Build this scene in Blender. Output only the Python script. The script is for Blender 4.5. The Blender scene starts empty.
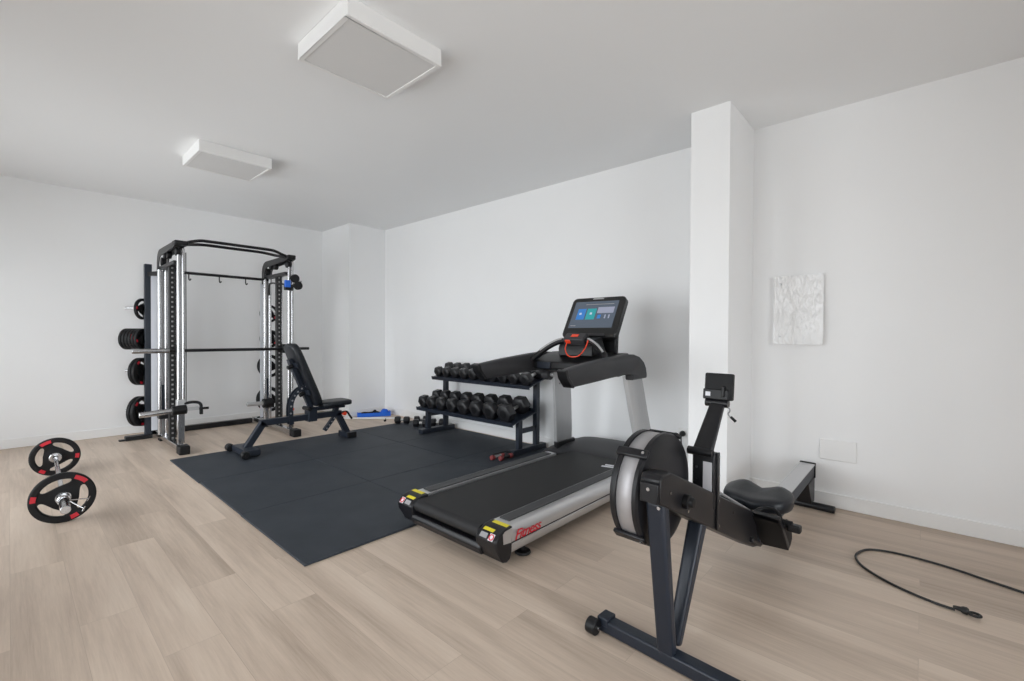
import bpy, bmesh, math, random
from mathutils import Matrix, Vector
random.seed(7)
C = bpy.context.scene.collection
R = math.radians
V = Vector

# ------------------------------------------------------------------ materials
def new_mat(name):
    m = bpy.data.materials.new(name); m.use_nodes = True
    return m, m.node_tree.nodes, m.node_tree.links, m.node_tree.nodes['Principled BSDF']

def pbr(name, col, rough=.5, metal=0, spec=.5, noise=0., nscale=40, bump=0., emit=None, estr=0, stretch=None, coat=0):
    m, N, L, b = new_mat(name)
    b.inputs['Base Color'].default_value = (*col, 1)
    b.inputs['Roughness'].default_value = rough
    b.inputs['Metallic'].default_value = metal
    b.inputs['Specular IOR Level'].default_value = spec
    b.inputs['Coat Weight'].default_value = coat
    tc = N.new('ShaderNodeTexCoord'); mp = N.new('ShaderNodeMapping')
    if stretch: mp.inputs['Scale'].default_value = stretch
    L.new(tc.outputs['Object'], mp.inputs['Vector'])
    no = N.new('ShaderNodeTexNoise'); no.inputs['Scale'].default_value = nscale; no.inputs['Detail'].default_value = 5
    L.new(mp.outputs[0], no.inputs['Vector'])
    if noise:
        mr = N.new('ShaderNodeMapRange'); mr.inputs['To Min'].default_value = 1 - noise; mr.inputs['To Max'].default_value = 1 + noise
        L.new(no.outputs['Fac'], mr.inputs['Value'])
        mx = N.new('ShaderNodeVectorMath'); mx.operation = 'SCALE'; mx.inputs[0].default_value = col
        L.new(mr.outputs[0], mx.inputs['Scale']); L.new(mx.outputs[0], b.inputs['Base Color'])
    if bump:
        bp = N.new('ShaderNodeBump'); bp.inputs['Strength'].default_value = bump; bp.inputs['Distance'].default_value = .002
        L.new(no.outputs['Fac'], bp.inputs['Height']); L.new(bp.outputs[0], b.inputs['Normal'])
    if emit:
        b.inputs['Emission Color'].default_value = (*emit, 1); b.inputs['Emission Strength'].default_value = estr
    return m

M = dict(
    wall=pbr('white_wall_paint', (.875, .88, .885), .75, spec=.25, noise=.012, nscale=3, bump=.05),
    ceiling=pbr('white_ceiling_paint', (.87, .88, .89), .9, spec=.1, noise=.01, nscale=2, bump=.04),
    trim=pbr('white_trim_gloss', (.85, .85, .845), .4, spec=.4),
    frame=pbr('blue_black_powder_coat', (.015, .020, .031), .40, spec=.4, noise=.08, nscale=300, bump=.05),
    black=pbr('black_plastic', (.006, .006, .007), .42, spec=.35, noise=.06, nscale=200),
    rail_grey=pbr('charcoal_soft_plastic', (.034, .034, .037), .5, spec=.35, noise=.08, nscale=250, bump=.06),
    satin=pbr('satin_black_metal', (.009, .009, .011), .36, spec=.38, noise=.06, nscale=200),
    rubber=pbr('black_rubber', (.007, .007, .008), .6, spec=.3, noise=.12, nscale=150, bump=.1),
    vinyl=pbr('black_vinyl', (.010, .012, .016), .40, spec=.4, noise=.08, nscale=120, bump=.15),
    chrome=pbr('chrome', (.52, .52, .53), .2, metal=1, noise=.02, nscale=30),
    steel=pbr('brushed_steel', (.50, .50, .505), .42, metal=.6, noise=.06, nscale=60, stretch=(1, 1, .03)),
    alu=pbr('silver_painted_aluminium', (.60, .60, .61), .36, metal=.75, noise=.03, nscale=80),
    belt=pbr('black_running_belt', (.014, .014, .015), .6, spec=.35, noise=.2, nscale=220, bump=.2),
    grip=pbr('grey_ribbed_footstrip', (.050, .052, .054), .6, noise=.2, nscale=90, bump=.3),
    red=pbr('red_label', (.62, .012, .03), .4), dark_red=pbr('dull_red_plastic', (.20, .03, .03), .5), band=pbr('perforated_steel_band', (.42, .41, .42), .5, metal=.6, noise=.06, nscale=500),
    orange=pbr('orange_red_plastic', (.75, .06, .02), .4),
    yellow=pbr('yellow_sticker', (.72, .62, .02), .45),
    white_st=pbr('white_sticker', (.72, .72, .76), .45),
    shroud=pbr('pale_grey_sheet', (.74, .77, .83), .4, metal=0, noise=.05, nscale=4),
    diffuser=pbr('grey_diffuser', (.72, .72, .72), .6, noise=.02, nscale=4),
    blue=pbr('bright_blue_plastic', (.010, .14, .70), .4, noise=.1, nscale=30),
    handle=pbr('knurled_steel', (.55, .55, .54), .35, metal=1, noise=.1, nscale=300, bump=.2),
    hexr=pbr('hex_head_rubber', (.012, .012, .014), .42, spec=.5, noise=.12, nscale=120, bump=.1),
    greymark=pbr('grey_print', (.3, .3, .31), .5),
    monitor_black=pbr('display_bezel', (.014, .014, .014), .28, spec=.5),
    screen=pbr('lit_display', (.02, .025, .035), .15, emit=(.17, .21, .27), estr=.5),
    scr_blue=pbr('display_blue_tile', (.02, .1, .3), .3, emit=(.05, .25, .62), estr=.5),
    scr_teal=pbr('display_teal_tile', (.02, .2, .2), .3, emit=(.03, .36, .42), estr=.5),
    scr_grey=pbr('display_grey_tile', (.2, .2, .25), .3, emit=(.30, .34, .46), estr=.5),
    scr_pale=pbr('display_pale_text', (.4, .4, .45), .3, emit=(.45, .60, .75), estr=.5),
    cord=pbr('black_cord', (.010, .010, .010), .5),
)

def mat_tile():
    m, N, L, b = new_mat('black_gym_rubber')
    tc = N.new('ShaderNodeTexCoord')
    n1 = N.new('ShaderNodeTexNoise'); n1.inputs['Scale'].default_value = 4; n1.inputs['Detail'].default_value = 8
    n2 = N.new('ShaderNodeTexNoise'); n2.inputs['Scale'].default_value = 260
    L.new(tc.outputs['Object'], n1.inputs['Vector']); L.new(tc.outputs['Object'], n2.inputs['Vector'])
    cr = N.new('ShaderNodeValToRGB')
    cr.color_ramp.elements[0].position = .3; cr.color_ramp.elements[0].color = (.019, .0245, .033, 1)
    cr.color_ramp.elements[1].position = .75; cr.color_ramp.elements[1].color = (.033, .040, .051, 1)
    L.new(n1.outputs['Fac'], cr.inputs['Fac']); L.new(cr.outputs[0], b.inputs['Base Color'])
    b.inputs['Roughness'].default_value = .62; b.inputs['Specular IOR Level'].default_value = .4
    bp = N.new('ShaderNodeBump'); bp.inputs['Strength'].default_value = .25; bp.inputs['Distance'].default_value = .002
    L.new(n2.outputs['Fac'], bp.inputs['Height']); L.new(bp.outputs[0], b.inputs['Normal'])
    return m
M['tile'] = mat_tile()

def mat_floor():
    m, N, L, b = new_mat('oak_vinyl_planks')
    tc = N.new('ShaderNodeTexCoord')
    sp = N.new('ShaderNodeSeparateXYZ'); L.new(tc.outputs['Object'], sp.inputs[0])
    cb = N.new('ShaderNodeCombineXYZ'); L.new(sp.outputs['Y'], cb.inputs['X']); L.new(sp.outputs['X'], cb.inputs['Y'])
    br = N.new('ShaderNodeTexBrick'); L.new(cb.outputs[0], br.inputs['Vector'])
    br.offset = .37; br.inputs['Scale'].default_value = 1
    br.inputs['Brick Width'].default_value = 1.22; br.inputs['Row Height'].default_value = .182
    br.inputs['Mortar Size'].default_value = .0011; br.inputs['Mortar Smooth'].default_value = .4
    br.inputs['Color1'].default_value = (0, 0, 0, 1); br.inputs['Color2'].default_value = (1, 1, 1, 1)
    br.inputs['Mortar'].default_value = (.3, .3, .3, 1)
    # grain: noise stretched along the plank, shifted from plank to plank
    sh = N.new('ShaderNodeVectorMath'); sh.operation = 'MULTIPLY_ADD'
    L.new(br.outputs['Color'], sh.inputs[0]); sh.inputs[1].default_value = (7.3, 3.1, 5.0); L.new(cb.outputs[0], sh.inputs[2])
    def noise(scale, sx, sy, det=6, rough=.6, dist=0):
        mp = N.new('ShaderNodeMapping'); mp.inputs['Scale'].default_value = (sx, sy, 1); L.new(sh.outputs[0], mp.inputs['Vector'])
        n = N.new('ShaderNodeTexNoise'); n.inputs['Scale'].default_value = scale; n.inputs['Detail'].default_value = det
        n.inputs['Roughness'].default_value = rough; n.inputs['Distortion'].default_value = dist
        L.new(mp.outputs[0], n.inputs['Vector']); return n.outputs['Fac']
    broad = noise(1.0, .55, 5.0, 3, .5, .8); fine = noise(1.0, 3.5, 75, 6, .65, .3); fib = noise(1.0, 14, 320, 3)
    def mul(a, k):
        x = N.new('ShaderNodeMath'); x.operation = 'MULTIPLY'; L.new(a, x.inputs[0]); x.inputs[1].default_value = k; return x.outputs[0]
    def add(a, c):
        x = N.new('ShaderNodeMath'); x.operation = 'ADD'; L.new(a, x.inputs[0]); L.new(c, x.inputs[1]); return x.outputs[0]
    t = add(add(add(mul(broad, .56), mul(fine, .26)), mul(fib, .10)), mul(br.outputs['Color'], .03))
    cr = N.new('ShaderNodeValToRGB'); e = cr.color_ramp.elements
    e[0].position = .30; e[0].color = (.390, .306, .240, 1)
    e[1].position = .72; e[1].color = (.715, .605, .500, 1)
    k = e.new(.5); k.color = (.575, .465, .375, 1)
    L.new(t, cr.inputs['Fac'])
    mx = N.new('ShaderNodeMixRGB'); mx.inputs['Color2'].default_value = (.27, .21, .16, 1)
    k2 = N.new('ShaderNodeMath'); k2.operation = 'MULTIPLY'; k2.inputs[1].default_value = .35
    L.new(br.outputs['Fac'], k2.inputs[0]); L.new(k2.outputs[0], mx.inputs['Fac']); L.new(cr.outputs[0], mx.inputs['Color1'])
    L.new(mx.outputs[0], b.inputs['Base Color'])
    b.inputs['Roughness'].default_value = .46; b.inputs['Specular IOR Level'].default_value = .35
    bp = N.new('ShaderNodeBump'); bp.inputs['Strength'].default_value = .08; bp.inputs['Distance'].default_value = .002
    L.new(fine, bp.inputs['Height']); L.new(bp.outputs[0], b.inputs['Normal'])
    return m
M['floor'] = mat_floor()

def mat_perf(scale):            # black post with a row of drilled holes that read pale
    m, N, L, b = new_mat('perforated_post')
    tc = N.new('ShaderNodeTexCoord'); sp = N.new('ShaderNodeSeparateXYZ'); L.new(tc.outputs['Object'], sp.inputs[0])
    mm = N.new('ShaderNodeMath'); mm.operation = 'PINGPONG'; L.new(sp.outputs['Z'], mm.inputs[0]); mm.inputs[1].default_value = scale
    sg = N.new('ShaderNodeSeparateXYZ'); L.new(tc.outputs['Generated'], sg.inputs[0])
    s1 = N.new('ShaderNodeMath'); s1.operation = 'COMPARE'; L.new(sg.outputs['X'], s1.inputs[0]); s1.inputs[1].default_value = .5; s1.inputs[2].default_value = .17
    s2 = N.new('ShaderNodeMath'); s2.operation = 'MULTIPLY'
    gt = N.new('ShaderNodeMath'); gt.operation = 'GREATER_THAN'; L.new(mm.outputs[0], gt.inputs[0]); gt.inputs[1].default_value = scale * .66
    mx = N.new('ShaderNodeMixRGB'); L.new(gt.outputs[0], s2.inputs[0]); L.new(s1.outputs[0], s2.inputs[1]); L.new(s2.outputs[0], mx.inputs['Fac'])
    mx.inputs['Color1'].default_value = (.012, .012, .013, 1); mx.inputs['Color2'].default_value = (.35, .35, .35, 1)
    L.new(mx.outputs[0], b.inputs['Base Color']); b.inputs['Roughness'].default_value = .4
    return m
M['perf'] = mat_perf(.025)

def mat_glass():
    m, N, L, b = new_mat('window_glass'); out = N['Material Output']
    tr = N.new('ShaderNodeBsdfTransparent'); gl = N.new('ShaderNodeBsdfGlossy'); gl.inputs['Roughness'].default_value = .02
    fr = N.new('ShaderNodeFresnel'); fr.inputs['IOR'].default_value = 1.35
    mx = N.new('ShaderNodeMixShader'); L.new(fr.outputs[0], mx.inputs[0]); L.new(tr.outputs[0], mx.inputs[1]); L.new(gl.outputs[0], mx.inputs[2])
    L.new(mx.outputs[0], out.inputs['Surface']); return m
M['glass'] = mat_glass()

def mat_sleeve():
    m, N, L, b = new_mat('clear_glossy_cover')
    b.inputs['Base Color'].default_value = (.80, .80, .80, 1); b.inputs['Roughness'].default_value = .22; b.inputs['Coat Weight'].default_value = .6
    tc = N.new('ShaderNodeTexCoord'); n = N.new('ShaderNodeTexNoise'); n.inputs['Scale'].default_value = 17; n.inputs['Detail'].default_value = 3
    mp = N.new('ShaderNodeMapping'); mp.inputs['Scale'].default_value = (1, 1.4, .6); L.new(tc.outputs['Object'], mp.inputs[0]); L.new(mp.outputs[0], n.inputs['Vector'])
    bp = N.new('ShaderNodeBump'); bp.inputs['Strength'].default_value = .6; bp.inputs['Distance'].default_value = .03
    L.new(n.outputs['Fac'], bp.inputs['Height']); L.new(bp.outputs[0], b.inputs['Normal']); L.new(bp.outputs[0], b.inputs['Coat Normal'])
    return m
M['sleeve'] = mat_sleeve()

# ------------------------------------------------------------------ mesh builder
XF = {}                          # object -> matrix of its thing
class MB:
    def __init__(s): s.v = []; s.f = []
    def add(s, vs, fs):
        o = len(s.v); s.v += [V(p) for p in vs]; s.f += [[o + i for i in f] for f in fs]; return s
    def box(s, c, d, rot=None):
        x, y, z = [k / 2 for k in d]
        vs = [V((a, b, e)) for a in (-x, x) for b in (-y, y) for e in (-z, z)]
        if rot is not None: vs = [rot @ p for p in vs]
        return s.add([p + V(c) for p in vs], [(0, 1, 3, 2), (4, 6, 7, 5), (0, 4, 5, 1), (2, 3, 7, 6), (0, 2, 6, 4), (1, 5, 7, 3)])
    def rng(s, a, b):            # box from two corners
        return s.box([(i + j) / 2 for i, j in zip(a, b)], [abs(j - i) for i, j in zip(a, b)])
    def beam(s, p0, p1, w, h, up=(0, 0, 1), w2=None, h2=None):
        p0, p1 = V(p0), V(p1); t = (p1 - p0).normalized(); a = t.cross(V(up))
        if a.length < 1e-4: a = t.cross(V((0, 1, 0)))
        a.normalize(); b = a.cross(t); vs = []
        for p, ww, hh in ((p0, w, h), (p1, w2 or w, h2 or h)):
            vs += [p + a * (sx * ww / 2) + b * (sy * hh / 2) for sx, sy in ((-1, -1), (1, -1), (1, 1), (-1, 1))]
        return s.add(vs, [(0, 1, 2, 3), (4, 7, 6, 5), (0, 4, 5, 1), (1, 5, 6, 2), (2, 6, 7, 3), (3, 7, 4, 0)])
    def tube(s, path, r, n=10, closed=False):
        P = [V(p) for p in path]; k = len(P); rs = r if isinstance(r, (list, tuple)) else [r] * k
        T = []
        for i in range(k):
            a = P[(i - 1) % k] if closed else P[max(i - 1, 0)]; b = P[(i + 1) % k] if closed else P[min(i + 1, k - 1)]
            T.append((b - a).normalized())
        u = T[0].orthogonal().normalized(); vs = []
        for i in range(k):
            u = (u - T[i] * u.dot(T[i])).normalized(); w = T[i].cross(u)
            vs += [P[i] + (u * math.cos(2 * math.pi * j / n) + w * math.sin(2 * math.pi * j / n)) * rs[i] for j in range(n)]
        fs = []
        for i in range(k if closed else k - 1):
            for j in range(n):
                a = i * n + j; b = i * n + (j + 1) % n; c = ((i + 1) % k) * n + (j + 1) % n; d = ((i + 1) % k) * n + j
                fs.append((a, b, c, d))
        if not closed: fs += [tuple(range(n - 1, -1, -1)), tuple(range((k - 1) * n, k * n))]
        return s.add(vs, fs)
    def cyl(s, p0, p1, r, r2=None, n=20): return s.tube([p0, p1], [r, r if r2 is None else r2], n)
    def prism(s, poly, vec):
        k = len(poly); vs = [V(p) for p in poly] + [V(p) + V(vec) for p in poly]
        return s.add(vs, [tuple(range(k)), tuple(range(2 * k - 1, k - 1, -1))] + [(i, (i + 1) % k, k + (i + 1) % k, k + i) for i in range(k)])
    def lathe(s, prof, o, axis, n=32):   # prof: (radius, along-axis) pairs
        o = V(o); t = V(axis).normalized(); u = t.orthogonal().normalized(); w = t.cross(u); vs = []; fs = []
        for r, a in prof:
            vs += [o + t * a + (u * math.cos(2 * math.pi * j / n) + w * math.sin(2 * math.pi * j / n)) * r for j in range(n)]
        for i in range(len(prof) - 1):
            for j in range(n):
                fs.append((i * n + j, i * n + (j + 1) % n, (i + 1) * n + (j + 1) % n, (i + 1) * n + j))
        if prof[0][0] > 1e-6: fs.append(tuple(range(n - 1, -1, -1)))
        if prof[-1][0] > 1e-6: fs.append(tuple(range((len(prof) - 1) * n, len(prof) * n)))
        return s.add(vs, fs)
    def loft(s, rings):
        n = len(rings[0]); vs = [p for r in rings for p in r]; fs = []
        for i in range(len(rings) - 1):
            for j in range(n): fs.append((i * n + j, i * n + (j + 1) % n, (i + 1) * n + (j + 1) % n, (i + 1) * n + j))
        fs += [tuple(range(n - 1, -1, -1)), tuple(range((len(rings) - 1) * n, len(rings) * n))]
        return s.add(vs, fs)
    def build(s, name, mat, parent=None, bevel=0, angle=38, loc=None, seg=2):
        inv = XF[parent].inverted() if parent is not None else (Matrix.Translation(-V(loc)) if loc is not None else Matrix())
        me = bpy.data.meshes.new(name); bm = bmesh.new()
        vs = [bm.verts.new(inv @ p) for p in s.v]
        for f in s.f:
            try: bm.faces.new([vs[i] for i in f])
            except ValueError: pass
        bmesh.ops.remove_doubles(bm, verts=bm.verts, dist=1e-6)
        bmesh.ops.recalc_face_normals(bm, faces=bm.faces); bm.to_mesh(me); bm.free()
        for p in me.polygons: p.use_smooth = True
        me.set_sharp_from_angle(angle=R(angle))
        me.materials.append(mat if not isinstance(mat, str) else M[mat])
        o = bpy.data.objects.new(name, me); C.objects.link(o)
        if bevel:
            md = o.modifiers.new('bevel', 'BEVEL'); md.width = bevel; md.segments = seg; md.limit_method = 'ANGLE'; md.angle_limit = R(40)
            md.harden_normals = False
        if parent is not None: o.parent = parent; XF[o] = XF[parent]
        else:
            if loc is not None: o.location = loc
            XF[o] = Matrix.Translation(V(loc)) if loc is not None else Matrix()
        return o

def tag(o, label=None, cat=None, group=None, kind=None):
    if label: o['label'] = label
    if cat: o['category'] = cat
    if group: o['group'] = group
    if kind: o['kind'] = kind
    return o

def thing(name, label, cat, loc=(0, 0, 0), rotz=0, group=None):
    o = bpy.data.objects.new(name, None); C.objects.link(o); o.empty_display_size = .1
    o.location = loc; o.rotation_euler = (0, 0, rotz)
    XF[o] = Matrix.Translation(V(loc)) @ Matrix.Rotation(rotz, 4, 'Z')
    return tag(o, label, cat, group)

def kids(o): return [c for c in bpy.data.objects if c.parent == o]
def dup(root, loc, rot, label, group=None):
    r = root.copy(); C.objects.link(r); r.location = loc; r.rotation_euler = rot; r['label'] = label
    if group: r['group'] = group
    for ch in root_children[root.name]:
        c = ch.copy(); C.objects.link(c); c.parent = r
    return r
root_children = {}

def struct(o): o['kind'] = 'structure'; return o
def lerp(a, b, t): return V(a).lerp(V(b), t)
def arc(c, r, a0, a1, n, plane='xz', y=0):
    return [(c[0] + r * math.cos(R(a0 + (a1 - a0) * i / n)), c[1] + r * math.sin(R(a0 + (a1 - a0) * i / n))) for i in range(n + 1)]
def smooth(path, n=8):           # Catmull-Rom through the points
    P = [V(p) for p in path]; out = []
    for i in range(len(P) - 1):
        a = P[max(i - 1, 0)]; b = P[i]; c = P[i + 1]; d = P[min(i + 2, len(P) - 1)]
        for k in range(n):
            t = k / n
            out.append(.5 * ((2 * b) + (c - a) * t + (2 * a - 5 * b + 4 * c - d) * t * t + (3 * b - a - 3 * c + d) * t ** 3))
    return out + [P[-1]]

# ------------------------------------------------------------------ the room
XA, YE, H = 3.74, 6.725, 2.693         # right wall, far wall, ceiling
XW, YB = -1.3, -2.7                   # window wall, wall behind the camera
T = .2
MB().rng((XW - T, YB - T, -.1), (XA + T, YE + T, 0)).build('floor', 'floor'); struct(bpy.data.objects['floor'])
struct(MB().rng((XW - T, YB - T, H), (XA + T, YE + T, H + .15)).build('ceiling', 'ceiling'))
struct(MB().rng((XA, YB - T, 0), (XA + T, YE + T, H)).build('wall_right', 'wall'))
struct(MB().rng((XW - T, YE, 0), (XA, YE + T, H)).build('wall_far', 'wall'))
WIN = [(0.7, 2.25), (3.1, 6.25)]     # two wide glazed openings of the window wall
WT = 2.36
w = MB()
ys = [YB] + [k for a in WIN for k in a] + [YE]
for i in range(0, len(ys), 2): w.rng((XW - T, ys[i], 0), (XW, ys[i + 1], H))
for a, b in WIN: w.rng((XW - T, a, WT), (XW, b, H))
struct(w.build('wall_left', 'wall'))
for k, (a, b) in enumerate(WIN):
    f = MB(); n = 3; xg = XW - .1
    f.rng((xg - .03, a, 0), (xg + .03, b, .07)); f.rng((xg - .03, a, WT - .07), (xg + .03, b, WT))
    for i in range(n + 1):
        y = a + (b - a) * i / n; y = min(max(y, a + .03), b - .03)
        f.rng((xg - .03, y - .03, .07), (xg + .03, y + .03, WT - .07))
    fr = struct(f.build('window_%d' % (k + 1), 'trim', bevel=.004))
    for i in range(n):
        y0 = a + (b - a) * i / n; y1 = a + (b - a) * (i + 1) / n
        MB().rng((xg - .003, y0 + .01, .05), (xg + .003, y1 - .01, WT - .05)).build('pane', 'glass', fr)
    ld = bpy.data.lights.new('window_portal', 'AREA'); ld.shape = 'RECTANGLE'; ld.size = WT; ld.size_y = b - a; ld.cycles.is_portal = True
    lo = bpy.data.objects.new('window_portal', ld); C.objects.link(lo)
    lo.location = (XW + .02, (a + b) / 2, WT / 2); lo.rotation_euler = (0, R(-90), 0)
WB = (-0.9, 1.8)                       # unseen glazed opening added behind the camera for frontal light
w = MB().rng((XW - T, YB - T, 0), (WB[0], YB, H)).rng((WB[1], YB - T, 0), (XA, YB, H)).rng((WB[0], YB - T, WT), (WB[1], YB, H))
struct(w.build('wall_back', 'wall'))
f = MB(); yg = YB - .1
f.rng((WB[0], yg - .03, 0), (WB[1], yg + .03, .07)); f.rng((WB[0], yg - .03, WT - .07), (WB[1], yg + .03, WT))
for i in range(4):
    x = min(max(WB[0] + (WB[1] - WB[0]) * i / 3, WB[0] + .03), WB[1] - .03)
    f.rng((x - .03, yg - .03, .07), (x + .03, yg + .03, WT - .07))
fr = struct(f.build('window_3', 'trim', bevel=.004))  # added frame and panes, out of view, letting light onto the far wall
for i in range(3):
    xa = WB[0] + (WB[1] - WB[0]) * i / 3; xb = WB[0] + (WB[1] - WB[0]) * (i + 1) / 3
    MB().rng((xa + .01, yg - .003, .05), (xb - .01, yg + .003, WT - .05)).build('pane', 'glass', fr)
ld = bpy.data.lights.new('window_portal', 'AREA'); ld.shape = 'RECTANGLE'; ld.size = WB[1] - WB[0]; ld.size_y = WT; ld.cycles.is_portal = True
lo = bpy.data.objects.new('window_portal', ld); C.objects.link(lo)
lo.location = ((WB[0] + WB[1]) / 2, YB + .02, WT / 2); lo.rotation_euler = (R(90), 0, 0)
# piers against the right wall
P1 = (3.174, .9525, 1.207)             # x face, y near, y far
P2 = (3.174, 5.918, YE)
for nm, (x, y0, y1) in (('wall_pier', P1), ('wall_corner', P2)):
    struct(MB().rng((x, y0, 0), (XA, y1, H)).build(nm, 'wall'))
bh, bt = .095, .013
def base(name, *segs):
    m = MB()
    for a, b in segs: m.rng(a, b)
    struct(m.build(name, 'trim', bevel=.004))
base('baseboard_far', ((XW, YE - bt, 0), (P2[0] - bt, YE, bh)))
base('baseboard_right', ((XA - bt, YB + bt, 0), (XA, P1[1] - bt, bh)), ((XA - bt, P1[2] + bt, 0), (XA, P2[1] - bt, bh)))
base('baseboard_pier', ((P1[0] - bt, P1[1] - bt, 0), (XA - bt, P1[1], bh)), ((P1[0] - bt, P1[1], 0), (P1[0], P1[2], bh)), ((P1[0] - bt, P1[2], 0), (XA - bt, P1[2] + bt, bh)))
base('baseboard_corner', ((P2[0] - bt, P2[1] - bt, 0), (XA - bt, P2[1], bh)), ((P2[0] - bt, P2[1], 0), (P2[0], YE, bh)))

# ceiling lamps (switched off)
def lamp(x0, x1, y0, y1, label):
    t = thing('ceiling_light', label, 'ceiling light', ((x0 + x1) / 2, (y0 + y1) / 2, H), 0, 'square panel lights on the ceiling')
    z = H - .09
    MB().rng((x0 + .03, y0 + .03, H - .05), (x1 - .03, y1 - .03, H)).build('mount', 'trim', t, bevel=.003)
    f = MB(); w = .022
    f.rng((x0, y0, z), (x1, y0 + w, H - .0005)); f.rng((x0, y1 - w, z), (x1, y1, H - .0005))
    f.rng((x0, y0 + w, z), (x0 + w, y1 - w, H - .0005)); f.rng((x1 - w, y0 + w, z), (x1, y1 - w, H - .0005))
    f.build('frame', 'trim', t, bevel=.002)
    MB().rng((x0 + w, y0 + w, z + .004), (x1 - w, y1 - w, z + .02)).build('diffuser', 'diffuser', t)
lamp(1.036, 1.578, 1.952, 2.478, 'larger-looking square white ceiling light nearest the camera, switched off')
lamp(1.018, 1.562, 4.270, 4.780, 'square white ceiling light farther back, toward the weight rack, switched off')

# things on the walls
t = thing('wall_panel', 'white glossy wrinkled access panel screwed to the right wall beside the pier', 'panel', (XA, .66, 1.34))
pv = []; ny, nz = 14, 20
y0, y1, z0, z1 = .505, .808, 1.098, 1.584
for i in range(nz + 1):
    for j in range(ny + 1):
        u = j / ny; v = i / nz
        x = XA - .024 - .006 * math.sin(5 * v + 2 * u) - (.008 * (1 - u) if u < .3 else 0)
        pv.append((x, y0 + (y1 - y0) * u, z0 + (z1 - z0) * v))
k = len(pv); pm = MB()
fs = [(i * (ny + 1) + j, i * (ny + 1) + j + 1, (i + 1) * (ny + 1) + j + 1, (i + 1) * (ny + 1) + j) for i in range(nz) for j in range(ny)]
pm.add(pv, fs); pm.build('cover', 'sleeve', t, angle=80)
MB().rng((XA - .012, y0 + .004, z0 + .004), (XA - .0005, y1 - .004, z1 - .004)).build('backing', 'trim', t, bevel=.002)
for zz in (z0 + .055, z1 - .055):
    MB().cyl((XA - .036, y1 - .045, zz), (XA - .012, y1 - .045, zz), .007, n=14).build('screw', 'steel', t)
b = MB().rng((XA - .009, .316, .318), (XA - .0005, .519, .457)).build('blank_plate', 'trim', bevel=.004, loc=(XA, .417, .388))
tag(b, 'blank white rectangular cover plate low on the right wall near the rower rail', 'cover plate')
t = thing('wall_socket', 'white wall socket low on the wall between treadmill and pier', 'socket', (XA, 1.46, .345))
MB().rng((XA - .010, 1.415, .305), (XA - .0005, 1.505, .395)).build('plate', 'trim', t, bevel=.003)
MB().cyl((XA - .014, 1.46, .35), (XA - .010, 1.46, .35), .026).build('insert', 'trim', t)
t = thing('power_plug', 'black power plug in the socket beside the pier, its lead hanging down', 'plug', (XA - .014, 1.46, .35))
MB().lathe([(.021, .0), (.024, .006), (.022, .028), (.012, .04)], (XA - .0145, 1.46, .35), (-1, 0, 0), 18).build('plug_body', 'black', t)
MB().tube(smooth([(XA - .045, 1.46, .345), (XA - .05, 1.462, .31), (XA - .035, 1.466, .25), (XA - .03, 1.47, .12), (XA - .06, 1.50, .012), (XA - .2, 1.56, .007), (3.35, 1.65, .007)]), .006, 8).build('lead', 'cord', t)

# ------------------------------------------------------------------ rubber mat tiles
xs = [.975, 1.875, 2.775, 3.675]; yt = [2.254, 3.183, 4.107, 5.032]
lab = {(0, 0): 'black rubber floor tile at the nearest corner of the mat, left of the treadmill',
       (1, 0): 'black rubber floor tile partly under the treadmill side', (2, 0): 'black rubber floor tile beyond the treadmill deck, beside the wall',
       (0, 1): 'empty black rubber floor tile midway along the left edge of the mat', (1, 1): 'empty black rubber floor tile in the middle of the mat',
       (2, 1): 'black rubber floor tile under the right half of the dumbbell rack',
       (0, 2): 'black rubber floor tile under the wheeled foot of the bench', (1, 2): 'black rubber floor tile under the seat end of the bench',
       (2, 2): 'black rubber floor tile under the loose floor dumbbells'}
MT = .012
for i in range(3):
    for j in range(3):
        j0, j1 = yt[j], yt[j + 1]; off = (.004 if j == 1 else (-.003 if j == 2 else 0))
        g = .0015
        o = MB().rng((xs[i] + g + (off if i == 0 else 0), j0 + g, .0005), (xs[i + 1] - g, j1 - g, MT)).build('rubber_floor_tile', 'tile', bevel=.002, loc=((xs[i] + xs[i + 1]) / 2, (j0 + j1) / 2, 0))
        tag(o, lab[(i, j)], 'floor mat', 'black rubber floor tiles')

# ------------------------------------------------------------------ treadmill (runs along X)
TY = 1.905; yr, yl = 1.50, 2.31
t = thing('treadmill', 'silver and black treadmill with a lit touch screen facing left', 'treadmill', (2.4, TY, 0))
def both(y): return (y, 2 * TY - y)
def mir(poly): return [(p[0], 2 * TY - p[1], p[2]) for p in poly]
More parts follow.
